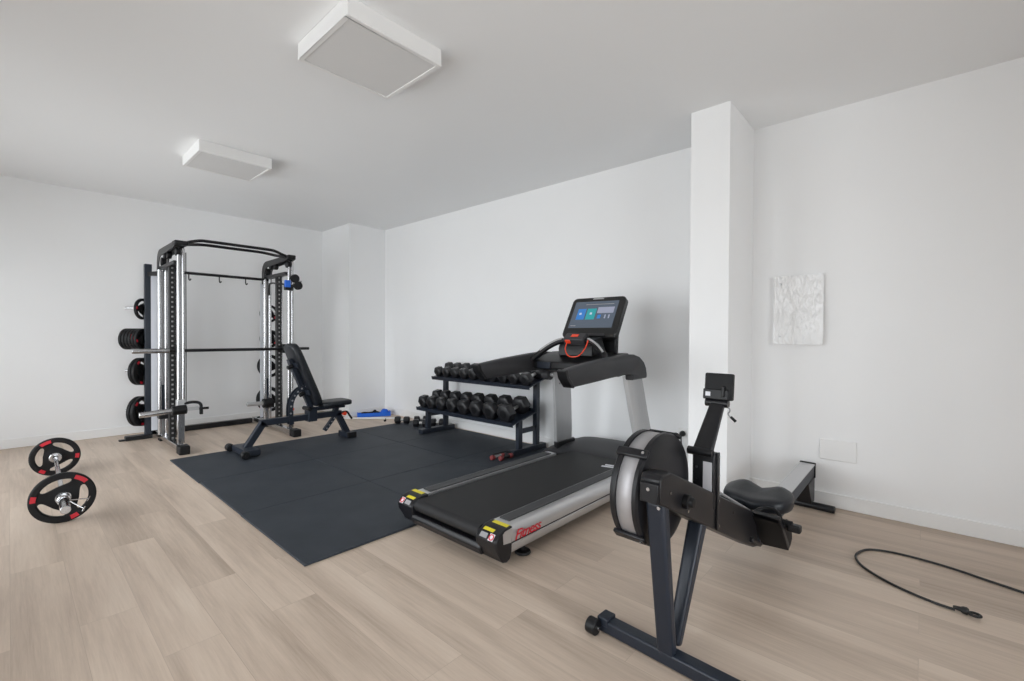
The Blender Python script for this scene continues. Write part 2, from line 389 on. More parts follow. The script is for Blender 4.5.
# silver side rails : profile in YZ swept along X
prof = [(1.63, .205), (1.55, .207), (1.525, .202), (1.508, .185), (1.500, .155), (1.500, .128), (1.506, .124), (1.506, .119), (1.500, .115), (1.502, .09), (1.512, .068), (1.53, .058), (1.63, .058)]
x0, x1 = 1.655, 2.95
for sgn in (0, 1):
    pr = [(x0, y, z) for y, z in prof]
    if sgn: pr = mir(pr)
    rail = MB().prism(pr, (x1 - x0, 0, 0)).build('side_rail', 'alu', t)
    q = [(1.70, 1.548, .206), (1.70, 1.618, .206), (2.90, 1.618, .206), (2.90, 1.548, .206)]
    if sgn: q = mir(q)
    MB().prism(q, (0, 0, .006)).build('foot_strip', 'grip', rail, bevel=.002)
    # black strip that paints shade into the rail's recess
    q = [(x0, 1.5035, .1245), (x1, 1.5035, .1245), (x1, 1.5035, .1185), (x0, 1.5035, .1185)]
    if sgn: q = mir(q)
    MB().prism(q, (0, .004 * (1 if not sgn else -1), 0)).build('groove_shade', 'black', rail)
    # end cap
    cap = [(1.672, .207), (1.62, .203), (1.572, .186), (1.548, .160), (1.553, .125), (1.578, .085), (1.60, .045), (1.63, .036), (1.655, .045), (1.668, .075)]
    pc = [(x, 1.498, z) for x, z in cap]
    if sgn: pc = mir(pc)
    ec = MB().prism(pc, (0, .142 if not sgn else -.142, 0)).build('end_cap', 'satin', t, bevel=.008, seg=3)
    # silver corner inlay on the cap's outer side
    pc = [(x, 1.4965, z) for x, z in [(1.668, .20), (1.615, .195), (1.60, .185), (1.604, .135), (1.66, .128)]]
    if sgn: pc = mir(pc)
    MB().prism(pc, (0, .003 if not sgn else -.003, 0)).build('inlay', 'alu', ec)
    def on_face(p, q, f0, f1, ya, yb):          # quad on the cap between profile points p and q
        d0 = V((p[0] + (q[0] - p[0]) * f0, 0, p[1] + (q[1] - p[1]) * f0)); d1 = V((p[0] + (q[0] - p[0]) * f1, 0, p[1] + (q[1] - p[1]) * f1))
        o_ = [V((d0.x, ya, d0.z)), V((d1.x, ya, d1.z)), V((d1.x, yb, d1.z)), V((d0.x, yb, d0.z))]
        if sgn: o_ = mir(o_)
        t_ = (d1 - d0).normalized(); n_ = V((t_.z, 0, -t_.x)); n_ = n_ if n_.z > 0 else -n_
        return [V(k) + n_ * .0004 for k in o_], n_
    for p_, q_, f0, f1, ya, yb, mt, nm_ in (((1.672, .207), (1.62, .203), .12, .62, 1.512, 1.612, 'yellow', 'warning_sticker'), ((1.62, .203), (1.572, .186), .45, .85, 1.545, 1.615, 'yellow', 'warning_sticker'),
                                      ((1.572, .186), (1.548, .160), .15, .85, 1.565, 1.612, 'greymark', 'warning_print'), ((1.572, .186), (1.548, .160), .0, 1.0, 1.520, 1.552, 'white_st', 'prohibition_sign')):
        qd, nn = on_face(p_, q_, f0, f1, ya, yb)
        sg = MB().prism(qd, nn * .0012).build(nm_, mt, ec)
    pc_c = (qd[0] + qd[2]) / 2 + nn * .002; e1 = (qd[1] - qd[0]).normalized()
    MB().tube([pc_c + e1 * (.013 * math.sin(a)) + V((0, .013 * math.cos(a), 0)) for a in [2 * math.pi * k / 20 for k in range(20)]], .0028, 6, closed=True).build('prohibition_ring', 'red', ec)
    # levelling foot
    fy = 1.56 if not sgn else 2 * TY - 1.56
    MB().lathe([(.040, 0), (.044, .006), (.040, .014), (.014, .02), (.012, .062)], (1.82, fy, .0012 if not sgn else .013), (0, 0, 1), 24).build('levelling_foot', 'black', t)
# the red lettering on the near rail
cu = bpy.data.curves.new('lettering', 'FONT'); cu.body = 'Fitness'; cu.size = .098; cu.extrude = .0008; cu.shear = .35; cu.space_character = .9; cu.offset = .0004
tmp = bpy.data.objects.new('lettering', cu); C.objects.link(tmp)
dg = bpy.context.evaluated_depsgraph_get(); me = bpy.data.meshes.new_from_object(tmp.evaluated_get(dg)); bpy.data.objects.remove(tmp)
me.materials.clear(); me.materials.append(M['red'])
lt = bpy.data.objects.new('lettering', me); C.objects.link(lt); lt.parent = t
lt.matrix_local = XF[t].inverted() @ (Matrix.Translation((1.685, 1.4985, .128)) @ Matrix.Rotation(R(90), 4, 'X') @ Matrix.Diagonal((.86, .72, 1, 1)))
lt['label'] = 'red slanted brand lettering'
# belt with front roller
bp = [(1.60 + .035 * math.sin(a), .160 - .035 * math.cos(a)) for a in [math.pi + math.pi * i / 10 for i in range(11)]]
bp = [(1.60, .195)] + [(1.60 - .035 * math.sin(R(k * 18)), .160 + .035 * math.cos(R(k * 18))) for k in range(1, 11)] + [(3.2, .125), (3.2, .195)]
MB().prism([(x, 1.642, z) for x, z in bp], (0, 2 * (TY - 1.642), 0)).build('running_belt', 'belt', t)
cb = [(1.570, .115), (1.560, .09), (1.575, .055), (1.62, .05), (1.64, .11)]
MB().prism([(x, 1.62, z) for x, z in cb], (0, 2 * (TY - 1.62), 0)).build('rear_crossbar', 'satin', t, bevel=.006)
MB().rng((1.9, 1.56, .075), (3.2, 2.25, .12)).build('deck_frame', 'black', t)
# white safety print by the hood
for k in range(2):
    MB().box((2.93 + k * .045, 1.70 - k * .004, .1956), (.03, .09, .001), Matrix.Rotation(R(14), 3, 'Z')).build('belt_print', 'white_st', t)
# motor hood
rings = []
for i in range(13):
    u = -1 + 2 * i / 12
    y = TY + u * .405; edge = 1 - .06 * abs(u) ** 6; st = 2.92 + .22 * (1 - u ** 4)
    hz = .243 + .012 * (1 - u * u)
    pts = [(st, .198), (st + .03, .214), (st + .08, .228), (st + .15, .238), (3.40, hz), (3.55, hz - .01), (3.63, .22), (3.66, .15), (3.66, .05), (2.92, .05)]
    rings.append([V((x, y, .05 + (z - .05) * edge)) for x, z in pts])
MB().loft(rings).build('motor_hood', 'rail_grey', t, angle=50)
# uprights: inner face flat, outer face rounded, leaning
def section(x, yi, s, k=1.0):
    pl = [(0, 0), (.22, 0), (.235, .02), (.21, .045), (.13, .056), (.04, .05), (.005, .03)]
    return [(x + a * k, yi - s * b * k) for a, b in pl]
for s in (1, -1):               # s=1: right-hand (near) side
    def yy(v): return v if s == 1 else 2 * TY - v
    rr = []
    for z, x, yi in ((.20, 3.085, 1.535), (.35, 3.06, 1.552), (.60, 3.01, 1.58), (.86, 2.958, 1.602)):
        rr.append([V((a, yy(b), z)) for a, b in section(x, yi, 1, 1)])
    up = MB().loft(rr).build('upright', 'steel', t, angle=30)
    for zz in (.80,):
        MB().cyl((3.03, yy(1.600), zz - .04), (3.03, yy(1.609), zz - .04), .008, n=12).build('bolt', 'greymark', up)
    rr = [[V((a, yy(b + .012), z)) for a, b in section(x - .025, 1.553, 1, 1.2)] for z, x in ((.20, 3.085), (.262, 3.07))]
    MB().loft(rr).build('upright_collar', 'black', t, bevel=.004)
    # handrail
    hp = [(2.135, .945), (2.15, .905), (2.20, .852), (2.225, .847), (2.42, .858), (2.70, .876), (2.90, .882), (2.945, .872), (2.95, .838), (3.165, .842), (3.170, .87), (3.155, .92), (3.12, .965), (3.06, 1.0), (2.97, 1.020), (2.88, 1.024), (2.70, 1.012), (2.40, .984), (2.20, .958)]
    ry = 1.512
    rings = []
    for dy, sc in ((0, .90), (.010, 1), (.054, 1), (.064, .9)):
        cxm = [sum(p[0] for p in hp) / len(hp), sum(p[1] for p in hp) / len(hp)]
        ring = []
        n = len(hp)
        for i in range(n):
            a = V((hp[i - 1][0], hp[i - 1][1])); b_ = V((hp[i][0], hp[i][1])); c = V((hp[(i + 1) % n][0], hp[(i + 1) % n][1]))
            e = ((b_ - a).normalized() + (c - b_).normalized()).normalized(); nrm = V((-e.y, e.x))     # ccw? inward push
            k = 0 if sc == 1 else .010
            q = b_ + nrm * (k * NSIGN if False else k)
            ring.append(V((q.x, yy(ry + dy), q.y)))
        rings.append(ring)
    hr = MB().loft(rings).build('handrail', 'rail_grey', t, angle=50)
    # dark tip cap of the handrail
    tp = [(2.128, .947), (2.144, .902), (2.196, .846), (2.218, .842), (2.226, .85), (2.168, .915), (2.154, .956)]
    MB().prism([(x, yy(1.511), z) for x, z in tp], (0, .066 * s, 0)).build('tip', 'black', hr, bevel=.004)
# console body
body = [(2.70, .90), (2.70, .955), (2.82, 1.0), (2.93, 1.025), (3.03, 1.025), (3.10, .97), (3.10, .88), (2.9, .86)]
MB().prism([(x, 1.59, z) for x, z in body], (0, 2 * (TY - 1.59), 0)).build('console_body', 'black', t, bevel=.012, seg=3)
MB().rng((2.688, 2.05, .905), (2.702, 2.17, .955)).build('console_pocket', 'frame', t, bevel=.003)
MB().cyl((2.85, 2.165, .845), (2.85, 2.225, .845), .042, n=24).build('pivot_cap', 'rail_grey', t)
MB().cyl((2.86, 2.14, .845), (2.86, 2.17, .845), .018, n=16).build('pivot_rod', 'steel', t)
# hand grips
for s in (1, -1):
    def yy(v): return v if s == 1 else 2 * TY - v
    g = smooth([(2.82, 1.84, 1.115), (2.80, 1.77, 1.108), (2.775, 1.69, 1.07), (2.74, 1.62, 1.015), (2.70, 1.575, .965)])
    MB().tube([(p.x, yy(p.y), p.z) for p in g], .021, 12).build('hand_grip', 'black', t)
    g2 = [p + V((-.012, 0, .016)) for p in g[6:24]]
    MB().tube([(p.x, yy(p.y), p.z) for p in g2], .008, 8).build('pulse_sensor', 'steel', t)
MB().prism([(2.80, TY - .15, 1.0), (2.80, TY - .15, 1.06), (2.83, TY - .15, 1.12), (2.93, TY - .15, 1.14), (3.0, TY - .15, 1.02)], (0, .30, 0)).build('module_support', 'black', t, bevel=.006)
mod = MB().box((2.815, TY, 1.125), (.085, .185, .06), Matrix.Rotation(R(-35), 3, 'Y')).build('control_module', 'rail_grey', t, bevel=.012, seg=3)
MB().box((2.800, TY, 1.152), (.03, .06, .006), Matrix.Rotation(R(-35), 3, 'Y')).build('stop_button', 'orange', mod, bevel=.002)
MB().box((2.776, 1.95, 1.108), (.014, .045, .030), Matrix.Rotation(R(-35), 3, 'Y')).build('safety_key', 'orange', mod, bevel=.003)
MB().box((2.785, 1.875, 1.118), (.010, .06, .018), Matrix.Rotation(R(-35), 3, 'Y')).build('key_row', 'greymark', mod, bevel=.002)
cl = smooth([(2.770, 1.955, 1.10), (2.735, 1.945, 1.055), (2.70, 1.90, 1.012), (2.69, 1.85, 1.0), (2.70, 1.80, 1.012), (2.745, 1.782, 1.06), (2.775, 1.775, 1.118)])
MB().tube(cl, .0045, 8).build('safety_cord', 'orange', t)
# display
A = V((2.955, 0, 1.14)); B = V((3.137, 0, 1.458)); upv = (B - A).normalized(); nr = V((-upv.z, 0, upv.x)) ; Hh = (B - A).length; Wd = .48
def disp(u, v, d=0): return A + upv * (v * Hh) + V((0, TY + (.5 - u) * Wd, 0)) + nr * d     # u: left to right as seen by a runner
def rrect(u0, u1, v0, v1, rad, d, n=5):
    pts = []
    for cu_, cv, a0 in ((u1 - rad / Wd, v1 - rad / Hh, 0), (u0 + rad / Wd, v1 - rad / Hh, 90), (u0 + rad / Wd, v0 + rad / Hh, 180), (u1 - rad / Wd, v0 + rad / Hh, 270)):
        for i in range(n + 1):
            a = R(a0 + 90 * i / n); pts.append(disp(cu_ + rad * math.cos(a) / Wd, cv + rad * math.sin(a) / Hh, d))
    return pts
ds = MB().loft([rrect(.03, .97, .03, .97, .035, -.062), rrect(0, 1, 0, 1, .04, -.045), rrect(0, 1, 0, 1, .04, -.006), rrect(.012, .988, .016, .984, .036, .001)]).build('display', 'monitor_black', t, angle=30)
def flat(name, mat, u0, u1, v0, v1, d, th=.0012):
    return MB().prism([disp(u0, v0, d), disp(u1, v0, d), disp(u1, v1, d), disp(u0, v1, d)], nr * th).build(name, mat, ds)
flat('screen', 'screen', .085, .895, .225, .885, .0012)
flat('screen_tile', 'scr_blue', .18, .335, .43, .70, .0026); flat('screen_tile', 'scr_teal', .36, .53, .43, .70, .0026)
flat('screen_tile', 'scr_grey', .555, .85, .58, .73, .0026)
flat('screen_text', 'greymark', .30, .82, .80, .815, .0026); flat('screen_text', 'greymark', .12, .22, .27, .285, .0026)
for u in (.245, .445):
    flat('screen_icon', 'scr_pale', u - .02, u + .02, .55, .60, .004)
for u in (.61, .72, .79):
    flat('screen_icon', 'scr_blue' if u < .7 else 'scr_grey', u - (.03 if u < .7 else .012), u + (.03 if u < .7 else .012), .45, .54, .0026)
flat('badge', 'alu', .40, .60, .935, .965, .0022)
MB().prism([disp(.12, .02, .002), disp(.82, .02, .002), disp(.82, .075, .002), disp(.12, .075, .002)], nr * .012).build('display_ledge', 'rail_grey', ds, bevel=.004)
MB().beam((3.06, TY, 1.02), (3.075, TY, 1.24), .40, .05, up=(1, 0, 0)).build('neck', 'black', t, bevel=.008)

# ------------------------------------------------------------------ rowing machine (local frame, axis +x toward the wall)
ro = thing('rowing_machine', 'black rowing machine with caged flywheel, upright monitor and contoured seat', 'rowing machine', (1.552, .668, 0), R(-2.5))
RW = XF[ro]
class RB(MB):
    def build(s, name, mat, parent=None, **k):
        if not getattr(s, 'done', False): s.v = [RW @ p for p in s.v]; s.done = True
        return MB.build(s, name, mat, parent or ro, **k)
RB().rng((-.028, -.265, .004), (.028, .255, .052)).build('front_foot', 'frame', bevel=.008, seg=3)
for y in (.255,):
    wf = RB().rng((-.03, .215, .03), (.03, .262, .062)).build('caster_bracket', 'frame', bevel=.004)
    RB().cyl((-.052, .245, .030), (-.052, .285, .030), .030, n=20).build('caster', 'black', bevel=.004)
    RB().cyl((-.052, .236, .030), (-.052, .245, .030), .008, n=12).build('axle', 'chrome', wf)
RB().rng((-.03, -.270, .003), (.03, -.255, .056)).build('foot_cap', 'black', bevel=.004)
RB().beam((-.095, -.016, .60), (-.012, -.016, .045), .066, .045, up=(1, 0, 0), w2=.060, h2=.040).build('leg', 'frame', bevel=.012, seg=3)
RB().beam((.250, -.016, .455), (.045, -.016, .045), .060, .058, up=(1, 0, 0), w2=.045, h2=.04).build('leg', 'frame', bevel=.012, seg=3)
for p in ((-.072, .585), (.035, .07)):
    RB().cyl((p[0] - .045, -.035, p[1]), (p[0] - .052, -.035, p[1]), .006, n=10).build('leg_bolt', 'chrome')
# main beam
bm_ = [(-.145, .612), (-.145, .690), (-.13, .706), (.0, .702), (.06, .672), (.84, .322), (.875, .150), (.80, .165), (.40, .365), (.20, .455)]
bm_ = [(-.145, .606), (-.145, .682), (-.13, .696), (-.07, .696), (.82, .318), (.870, .140), (.80, .158)]
mb_ = RB().prism([(x, -.052, z) for x, z in bm_], (0, .072, 0)).build('main_beam', 'satin', bevel=.005)
RB().rng((-.156, -.048, .606), (-.144, .016, .672)).build('end_bracket', 'satin', mb_, bevel=.004)
RB().cyl((-.160, -.016, .652), (-.154, -.016, .652), .006, n=10).build('bolt', 'chrome', mb_)
for (x, z) in ((-.075, .628), (.065, .530), (.52, .40)):
    RB().cyl((x, -.055, z), (x, -.050, z), .0055, n=10).build('bolt', 'chrome', mb_)
RB().lathe([(.026, 0), (.026, .018), (.019, .02), (.017, .034), (0.0, .036)], (.040, -.052, .572), (0, -1, 0), 20).build('axle_cap', 'black', mb_)
# flywheel cage
fc = V((.072, 0, .583)); fr_ = .207; fy0, fy1 = .030, .142
def ring_prof(y0, y1, ro_, ri): return [(ri, y0), (ro_ - .012, y0), (ro_, y0 + .010), (ro_, y1 - .010), (ro_ - .012, y1), (ri, y1)]
cg = RB().lathe([(0.001, .026), (.05, .024), (.15, .026), (fr_ - .022, .032), (fr_ - .006, .036), (fr_, .044), (fr_, .058), (fr_ - .006, .060)], fc, (0, 1, 0), 64).build('flywheel_housing', 'satin', angle=25)
RB().lathe([(fr_ - .006, .120), (fr_, .122), (fr_, .140), (fr_ - .008, .148), (.10, .153), (.001, .153)], fc, (0, 1, 0), 64).build('flywheel_back_cover', 'satin', angle=25)
RB().lathe([(fr_ - .008, .058), (fr_ - .005, .060), (fr_ - .005, .120), (fr_ - .008, .122)], fc, (0, 1, 0), 64).build('perforated_band', 'band', angle=60)
for ang in (133, 222, 60):
    a = R(ang); d = V((math.cos(a), 0, math.sin(a))); tt = V((-math.sin(a), 0, math.cos(a)))
    c = fc + d * (fr_ + .003) + V((0, .091, 0))
    cl_ = RB().box(c, (.016, .122, .034), Matrix((d, V((0, 1, 0)), tt)).transposed()).build('cage_clamp', 'satin', bevel=.005)
    RB().cyl(c + V((0, -.044, 0)) + d * .006, c + V((0, -.044, 0)) + d * .012, .006, n=10).build('clamp_bolt', 'chrome', cl_)
RB().lathe([(.03, .01), (.03, .026)], fc, (0, 1, 0), 24).build('flywheel_hub', 'black')
# monitor arm and chain guide
bx_ = [(.298, .470), (.298, .672), (.305, .690), (.345, .690), (.345, .470)]
cgd = RB().prism([(x, -.054, z) for x, z in bx_], (0, .086, 0)).build('chain_guide', 'satin', bevel=.004)
RB().rng((.2955, -.046, .505), (.2985, -.012, .655)).build('sticker', 'white_st', cgd)
for z in (.53, .58, .63):
    RB().cyl((.291, .012, z), (.298, .012, z), .006, n=10).build('bolt', 'chrome', cgd)
RB().rng((.322, -.060, .385), (.345, -.0525, .690)).build('guide_strap', 'satin', cgd, bevel=.002)
for z in (.40, .50, .60, .675):
    RB().cyl((.334, -.063, z), (.334, -.059, z), .005, n=10).build('bolt', 'chrome', cgd)
RB().cyl((.30, -.048, .690), (.30, .050, .690), .016, n=20).build('arm_hinge', 'satin')
RB().beam((.307, -.004, .685), (.452, -.008, .865), .076, .030, up=(1, 0, 0), w2=.056, h2=.026).build('monitor_arm', 'satin', bevel=.007, seg=3)
RB().cyl((.458, -.050, .869), (.458, .042, .869), .0165, n=20).build('monitor_hinge', 'satin')
mo = RB().box((.470, -.008, .938), (.032, .114, .112), Matrix.Rotation(R(6), 3, 'Y')).build('monitor', 'rubber', bevel=.007, seg=3)
RB().box((.452, .000, .906), (.012, .104, .044), Matrix.Rotation(R(6), 3, 'Y')).build('battery_cover', 'black', mo, bevel=.004)
RB().box((.4452, .030, .907), (.002, .020, .018), Matrix.Rotation(R(6), 3, 'Y')).build('sticker', 'white_st', mo)
RB().box((.446, -.032, .92), (.014, .012, .045), Matrix.Rotation(R(6), 3, 'Y')).build('clip', 'black', mo, bevel=.003)
RB().tube(smooth([(.455, -.045, .862), (.452, -.058, .845), (.455, -.050, .828), (.455, -.062, .814)]), .003, 8).build('monitor_lead', 'greymark')
RB().cyl((.455, -.060, .818), (.457, -.080, .800), .006, n=10).build('lead_plug', 'black')
# rail
def rz(x): return .292 - .077 * (2.10 - x)
rl = RB().prism([(x, -.040, z) for x, z in ((.93, rz(.93) - .008), (2.105, rz(2.105) - .008), (2.105, rz(2.105) - .085), (.93, rz(.93) - .085))], (0, .080, 0)).build('monorail', 'frame', bevel=.004)
RB().prism([(x, -.043, z) for x, z in ((.93, rz(.93) - .008), (2.10, rz(2.10) - .008), (2.10, rz(2.10)), (.93, rz(.93)))], (0, .086, 0)).build('rail_top', 'alu', rl)
RB().rng((2.098, -.046, rz(2.1) - .095), (2.118, .046, rz(2.1) + .006)).build('rail_stop', 'black', rl, bevel=.003)
RB().prism([(x, -.042, z) for x, z in ((1.93, rz(1.93) - .085), (2.11, rz(2.11) - .09), (2.11, .04), (2.02, .04))], (0, .084, 0)).build('rear_leg', 'satin', bevel=.005)
RB().cyl((2.06, -.165, .0245), (2.06, .165, .0245), .0235, n=20).build('rear_foot', 'satin', bevel=.006)
# seat
def seat_pt(a, lev):
    n_ = 3.2; ca, sa = math.cos(a), math.sin(a)
    x = math.copysign(abs(ca) ** (2 / n_), ca); y = math.copysign(abs(sa) ** (2 / n_), sa)
    wx, wy = .122, .160
    px, py = x * wx, y * wy * (1 - .08 * (x < 0) * abs(x))
    if x > .3: px -= .030 * max(0, 1 - abs(py) / .06)          # notch at the back
    return px, py
def seat_h(px, py):
    back = max(0, min(1, (px + .05) / .14)); lump = math.exp(-((abs(py) - .085) / .05) ** 2)
    return .018 * lump * (.35 + .65 * back) + .012 * (abs(py) / .15) ** 2 + .012 * back - .010
sx, sz = 1.065, .328
rings = []; NA = 48
for sc, dz in ((.86, -.052), (.97, -.045), (1.0, -.030), (1.0, -.008), (.97, .006), (.88, .013), (.70, .016), (.48, .017), (.25, .017), (.02, .017)):
    rg = []
    for i in range(NA):
        a = 2 * math.pi * i / NA; px, py = seat_pt(a, 0); px *= sc; py *= sc
        rg.append(V((sx + px, py + .012, sz + dz + (seat_h(px, py) if dz > -.02 else -.2 * seat_h(px, py) * 0))))
    rings.append(rg)
RB().loft(rings).build('seat', 'vinyl', angle=60)
cr_ = RB().rng((sx - .10, -.075, rz(sx) + .012), (sx + .10, .075, sz - .049)).build('seat_carriage', 'black', bevel=.006)
for s in (-1, 1):
    for dx in (-.07, .07):
        RB().cyl((sx + dx, s * .048, rz(sx) + .012), (sx + dx, s * .070, rz(sx) + .012), .02, n=16).build('roller', 'black', cr_)
# footrests, straps, handle
for s in (-1, 1):
    ya, yb = s * .045, s * .160
    pl = [(.785, .325), (.810, .333), (.985, .140), (.960, .126)]
    ft = RB().prism([(x, ya, z) for x, z in pl], (0, yb - ya, 0)).build('footrest', 'satin', bevel=.004)
    RB().prism([(x, yb, z) for x, z in ((.86, .268), (.985, .138), (1.02, .165), (1.005, .245), (.93, .285))], (0, -s * .008, 0)).build('heel_cup', 'rubber', ft, bevel=.002)
    RB().add([(.772, ya, .318), (.88, ya, .20), (.955, ya, .120), (.955, yb, .128), (.86, yb, .22), (.80, yb, .30)],
             [(0, 1, 4, 5), (1, 2, 3, 4)]).build('footrest_underside', 'rubber', ft)
    RB().tube(smooth([(.815, ya, .315), (.855, ya + s * .03, .335), (.86, yb - s * .03, .335), (.83, yb, .305)]), .009, 8).build('foot_strap', 'rubber', ft)
RB().cyl((.905, -.185, .272), (.905, .185, .285), .017, n=16).build('handle', 'rubber')
RB().rng((.885, -.222, .243), (.925, -.165, .278)).build('handle_end', 'black', bevel=.008, seg=3)
RB().tube([(.38, -.0, .535), (.90, -.0, .292)], .006, 8).build('chain', 'steel')
RB().prism([(x, -.066, z) for x, z in ((.74, .205), (.86, .145), (.90, .150), (.86, .165), (.75, .225))], (0, .10, 0)).build('beam_brace', 'satin', bevel=.003)

# ------------------------------------------------------------------ weight plates (three-grip), one mesh per size, axis along local Y
def plate_proto(radius, thick, label, group):
    Rr = radius; ns, nh = 10, 14; sec = ns + nh; na = 3 * sec
    rad = [.026, .040] + [Rr * q for q in (.40, .475, .53, .59, .65, .71, .755, .80, .95, 1)]
    hf = [thick * q for q in (.5, .5, .30, .26, .26, .26, .26, .26, .30, .5, .5, .36)]
    m = MB(); idx = {}
    def edge(k):                 # half angle of a spoke at radius k : straight chords, rounded at the rim
        q = max(.475, min(.755, rad[k] / Rr)); e_ = 60 - math.degrees(math.acos(min(1, .455 / q)))
        return min(52, max(e_, 17)) + (4 if q > .74 else 0) + (6 if q < .48 else 0)
    def ang_(i, k):
        c = i % sec; e_ = edge(k)
        return 120 * (i // sec) + (-e_ + 2 * e_ * c / ns if c <= ns else e_ + (120 - 2 * e_) * (c - ns) / nh)
    def hole(i, k): return 3 <= k <= 7 and (i % sec) >= ns
    def vid(i, k, s):
        key = (i % na, k, s)
        if key not in idx:
            a = R(ang_(i % na, k))
            idx[key] = len(m.v); m.v.append(V((rad[k] * math.sin(a), s * hf[k], rad[k] * math.cos(a))))
        return idx[key]
    nk = len(rad)
    def solid(i, k): return 0 <= k < nk - 1 and not hole(i % na, k)
    for i in range(na):
        for k in range(nk - 1):
            if not solid(i, k): continue
            for s in (-1, 1): m.f.append([vid(i, k, s), vid(i + 1, k, s), vid(i + 1, k + 1, s), vid(i, k + 1, s)])
            if not solid(i, k - 1): m.f.append([vid(i, k, -1), vid(i + 1, k, -1), vid(i + 1, k, 1), vid(i, k, 1)])
            if not solid(i, k + 1): m.f.append([vid(i, k + 1, -1), vid(i + 1, k + 1, -1), vid(i + 1, k + 1, 1), vid(i, k + 1, 1)])
            if not solid(i - 1, k): m.f.append([vid(i, k, -1), vid(i, k + 1, -1), vid(i, k + 1, 1), vid(i, k, 1)])
            if not solid(i + 1, k): m.f.append([vid(i + 1, k, -1), vid(i + 1, k + 1, -1), vid(i + 1, k + 1, 1), vid(i + 1, k, 1)])
    root = m.build('weight_plate', 'rubber', loc=(0, 0, 0), angle=30)
    XF[root] = Matrix(); tag(root, label, 'weight plate', group)
    ch = []
    ch.append(MB().lathe([(.0255, -thick * .52), (.036, -thick * .52), (.036, thick * .52), (.0255, thick * .52), (.0255, -thick * .52)], (0, 0, 0), (0, 1, 0), 28).build('hub', 'chrome', root))
    for q in range(3):
        lb = MB()
        a = R(q * 120)
        hw = .25 if q == 0 else .14
        rim = [(Rr * .94, u) for u in (-hw, -hw / 2, 0, hw / 2, hw)]
        inn = [(Rr * .78, u) for u in (hw, hw / 2, 0, -hw / 2, -hw)]
        poly = [V((r_ * math.sin(a + u), -(thick * .5 + .0015), r_ * math.cos(a + u))) for r_, u in rim + inn]
        lb.prism(poly, (0, thick + .003, 0))
        ch.append(lb.build('red_label', 'red', root))
    root_children[root.name] = ch
    return root

def place(root, loc, rot, label, group=None, first=[]):
    if root.name not in first:
        first.append(root.name); root.location = loc; root.rotation_euler = rot; root['label'] = label
        if group: root['group'] = group
        return root
    return dup(root, loc, rot, label, group)

# ------------------------------------------------------------------ loaded bar on the floor
g = 'plates on the floor bar'
big = plate_proto(.150, .034, '', g)
bz = .1505
yn, yf = 3.872, 5.20
xn, xf = .219, .250
def barpt(y): return V((xn + (xf - xn) * (y - yn) / (yf - yn), y, bz))
ba = math.atan2(-(xf - xn), yf - yn)
t = thing('barbell', 'short chrome barbell lying on the wood floor at far left', 'barbell', barpt(4.5))
MB().cyl(barpt(3.95), barpt(5.12), .0135, n=16).build('shaft', 'chrome', t)
for a, b in ((3.58, 3.93), (5.14, 5.47)):
    MB().cyl(barpt(a), barpt(b), .0235, n=20).build('sleeve', 'chrome', t, bevel=.003)
for a, b in ((3.905, 3.93), (5.14, 5.165)):
    MB().cyl(barpt(a), barpt(b), .038, n=24).build('collar', 'chrome', t, bevel=.004)
place(big, barpt(yn), (0, R(38), ba), 'black three-grip plate with red labels, nearer on the floor barbell', g)
place(big, barpt(yf), (0, R(-25), ba), 'black three-grip plate with red labels, farther on the floor barbell', g)
# spring clip on the near sleeve
t = thing('spring_collar', 'chrome wire spring clip with splayed handles beside the nearer floor plate', 'clip', barpt(3.80))
o = barpt(3.815); d = (barpt(5) - barpt(4)).normalized(); ux = V((1, 0, 0)); uz = V((0, 0, 1)); pth = []
for i in range(61):
    a = 2 * math.pi * 3 * i / 60 + R(-20)
    pth.append(o - d * (.030 * i / 60) + (ux * math.cos(a) + uz * math.sin(a)) * .0264)
MB().tube(pth, .0032, 6).build('coil', 'chrome', t)
for q, k in ((pth[0], 0), (pth[-1], 1)):
    e = q + V((.085, 0, -.012)) if k == 0 else q + V((.06, -.02, -.055))
    MB().tube([q, e], .0034, 8).build('clip_arm', 'chrome', t)
    MB().tube([e + V((-.006, 0, -.014)), e + V((.006, 0, .014))], .004, 8).build('clip_handle', 'chrome', t)

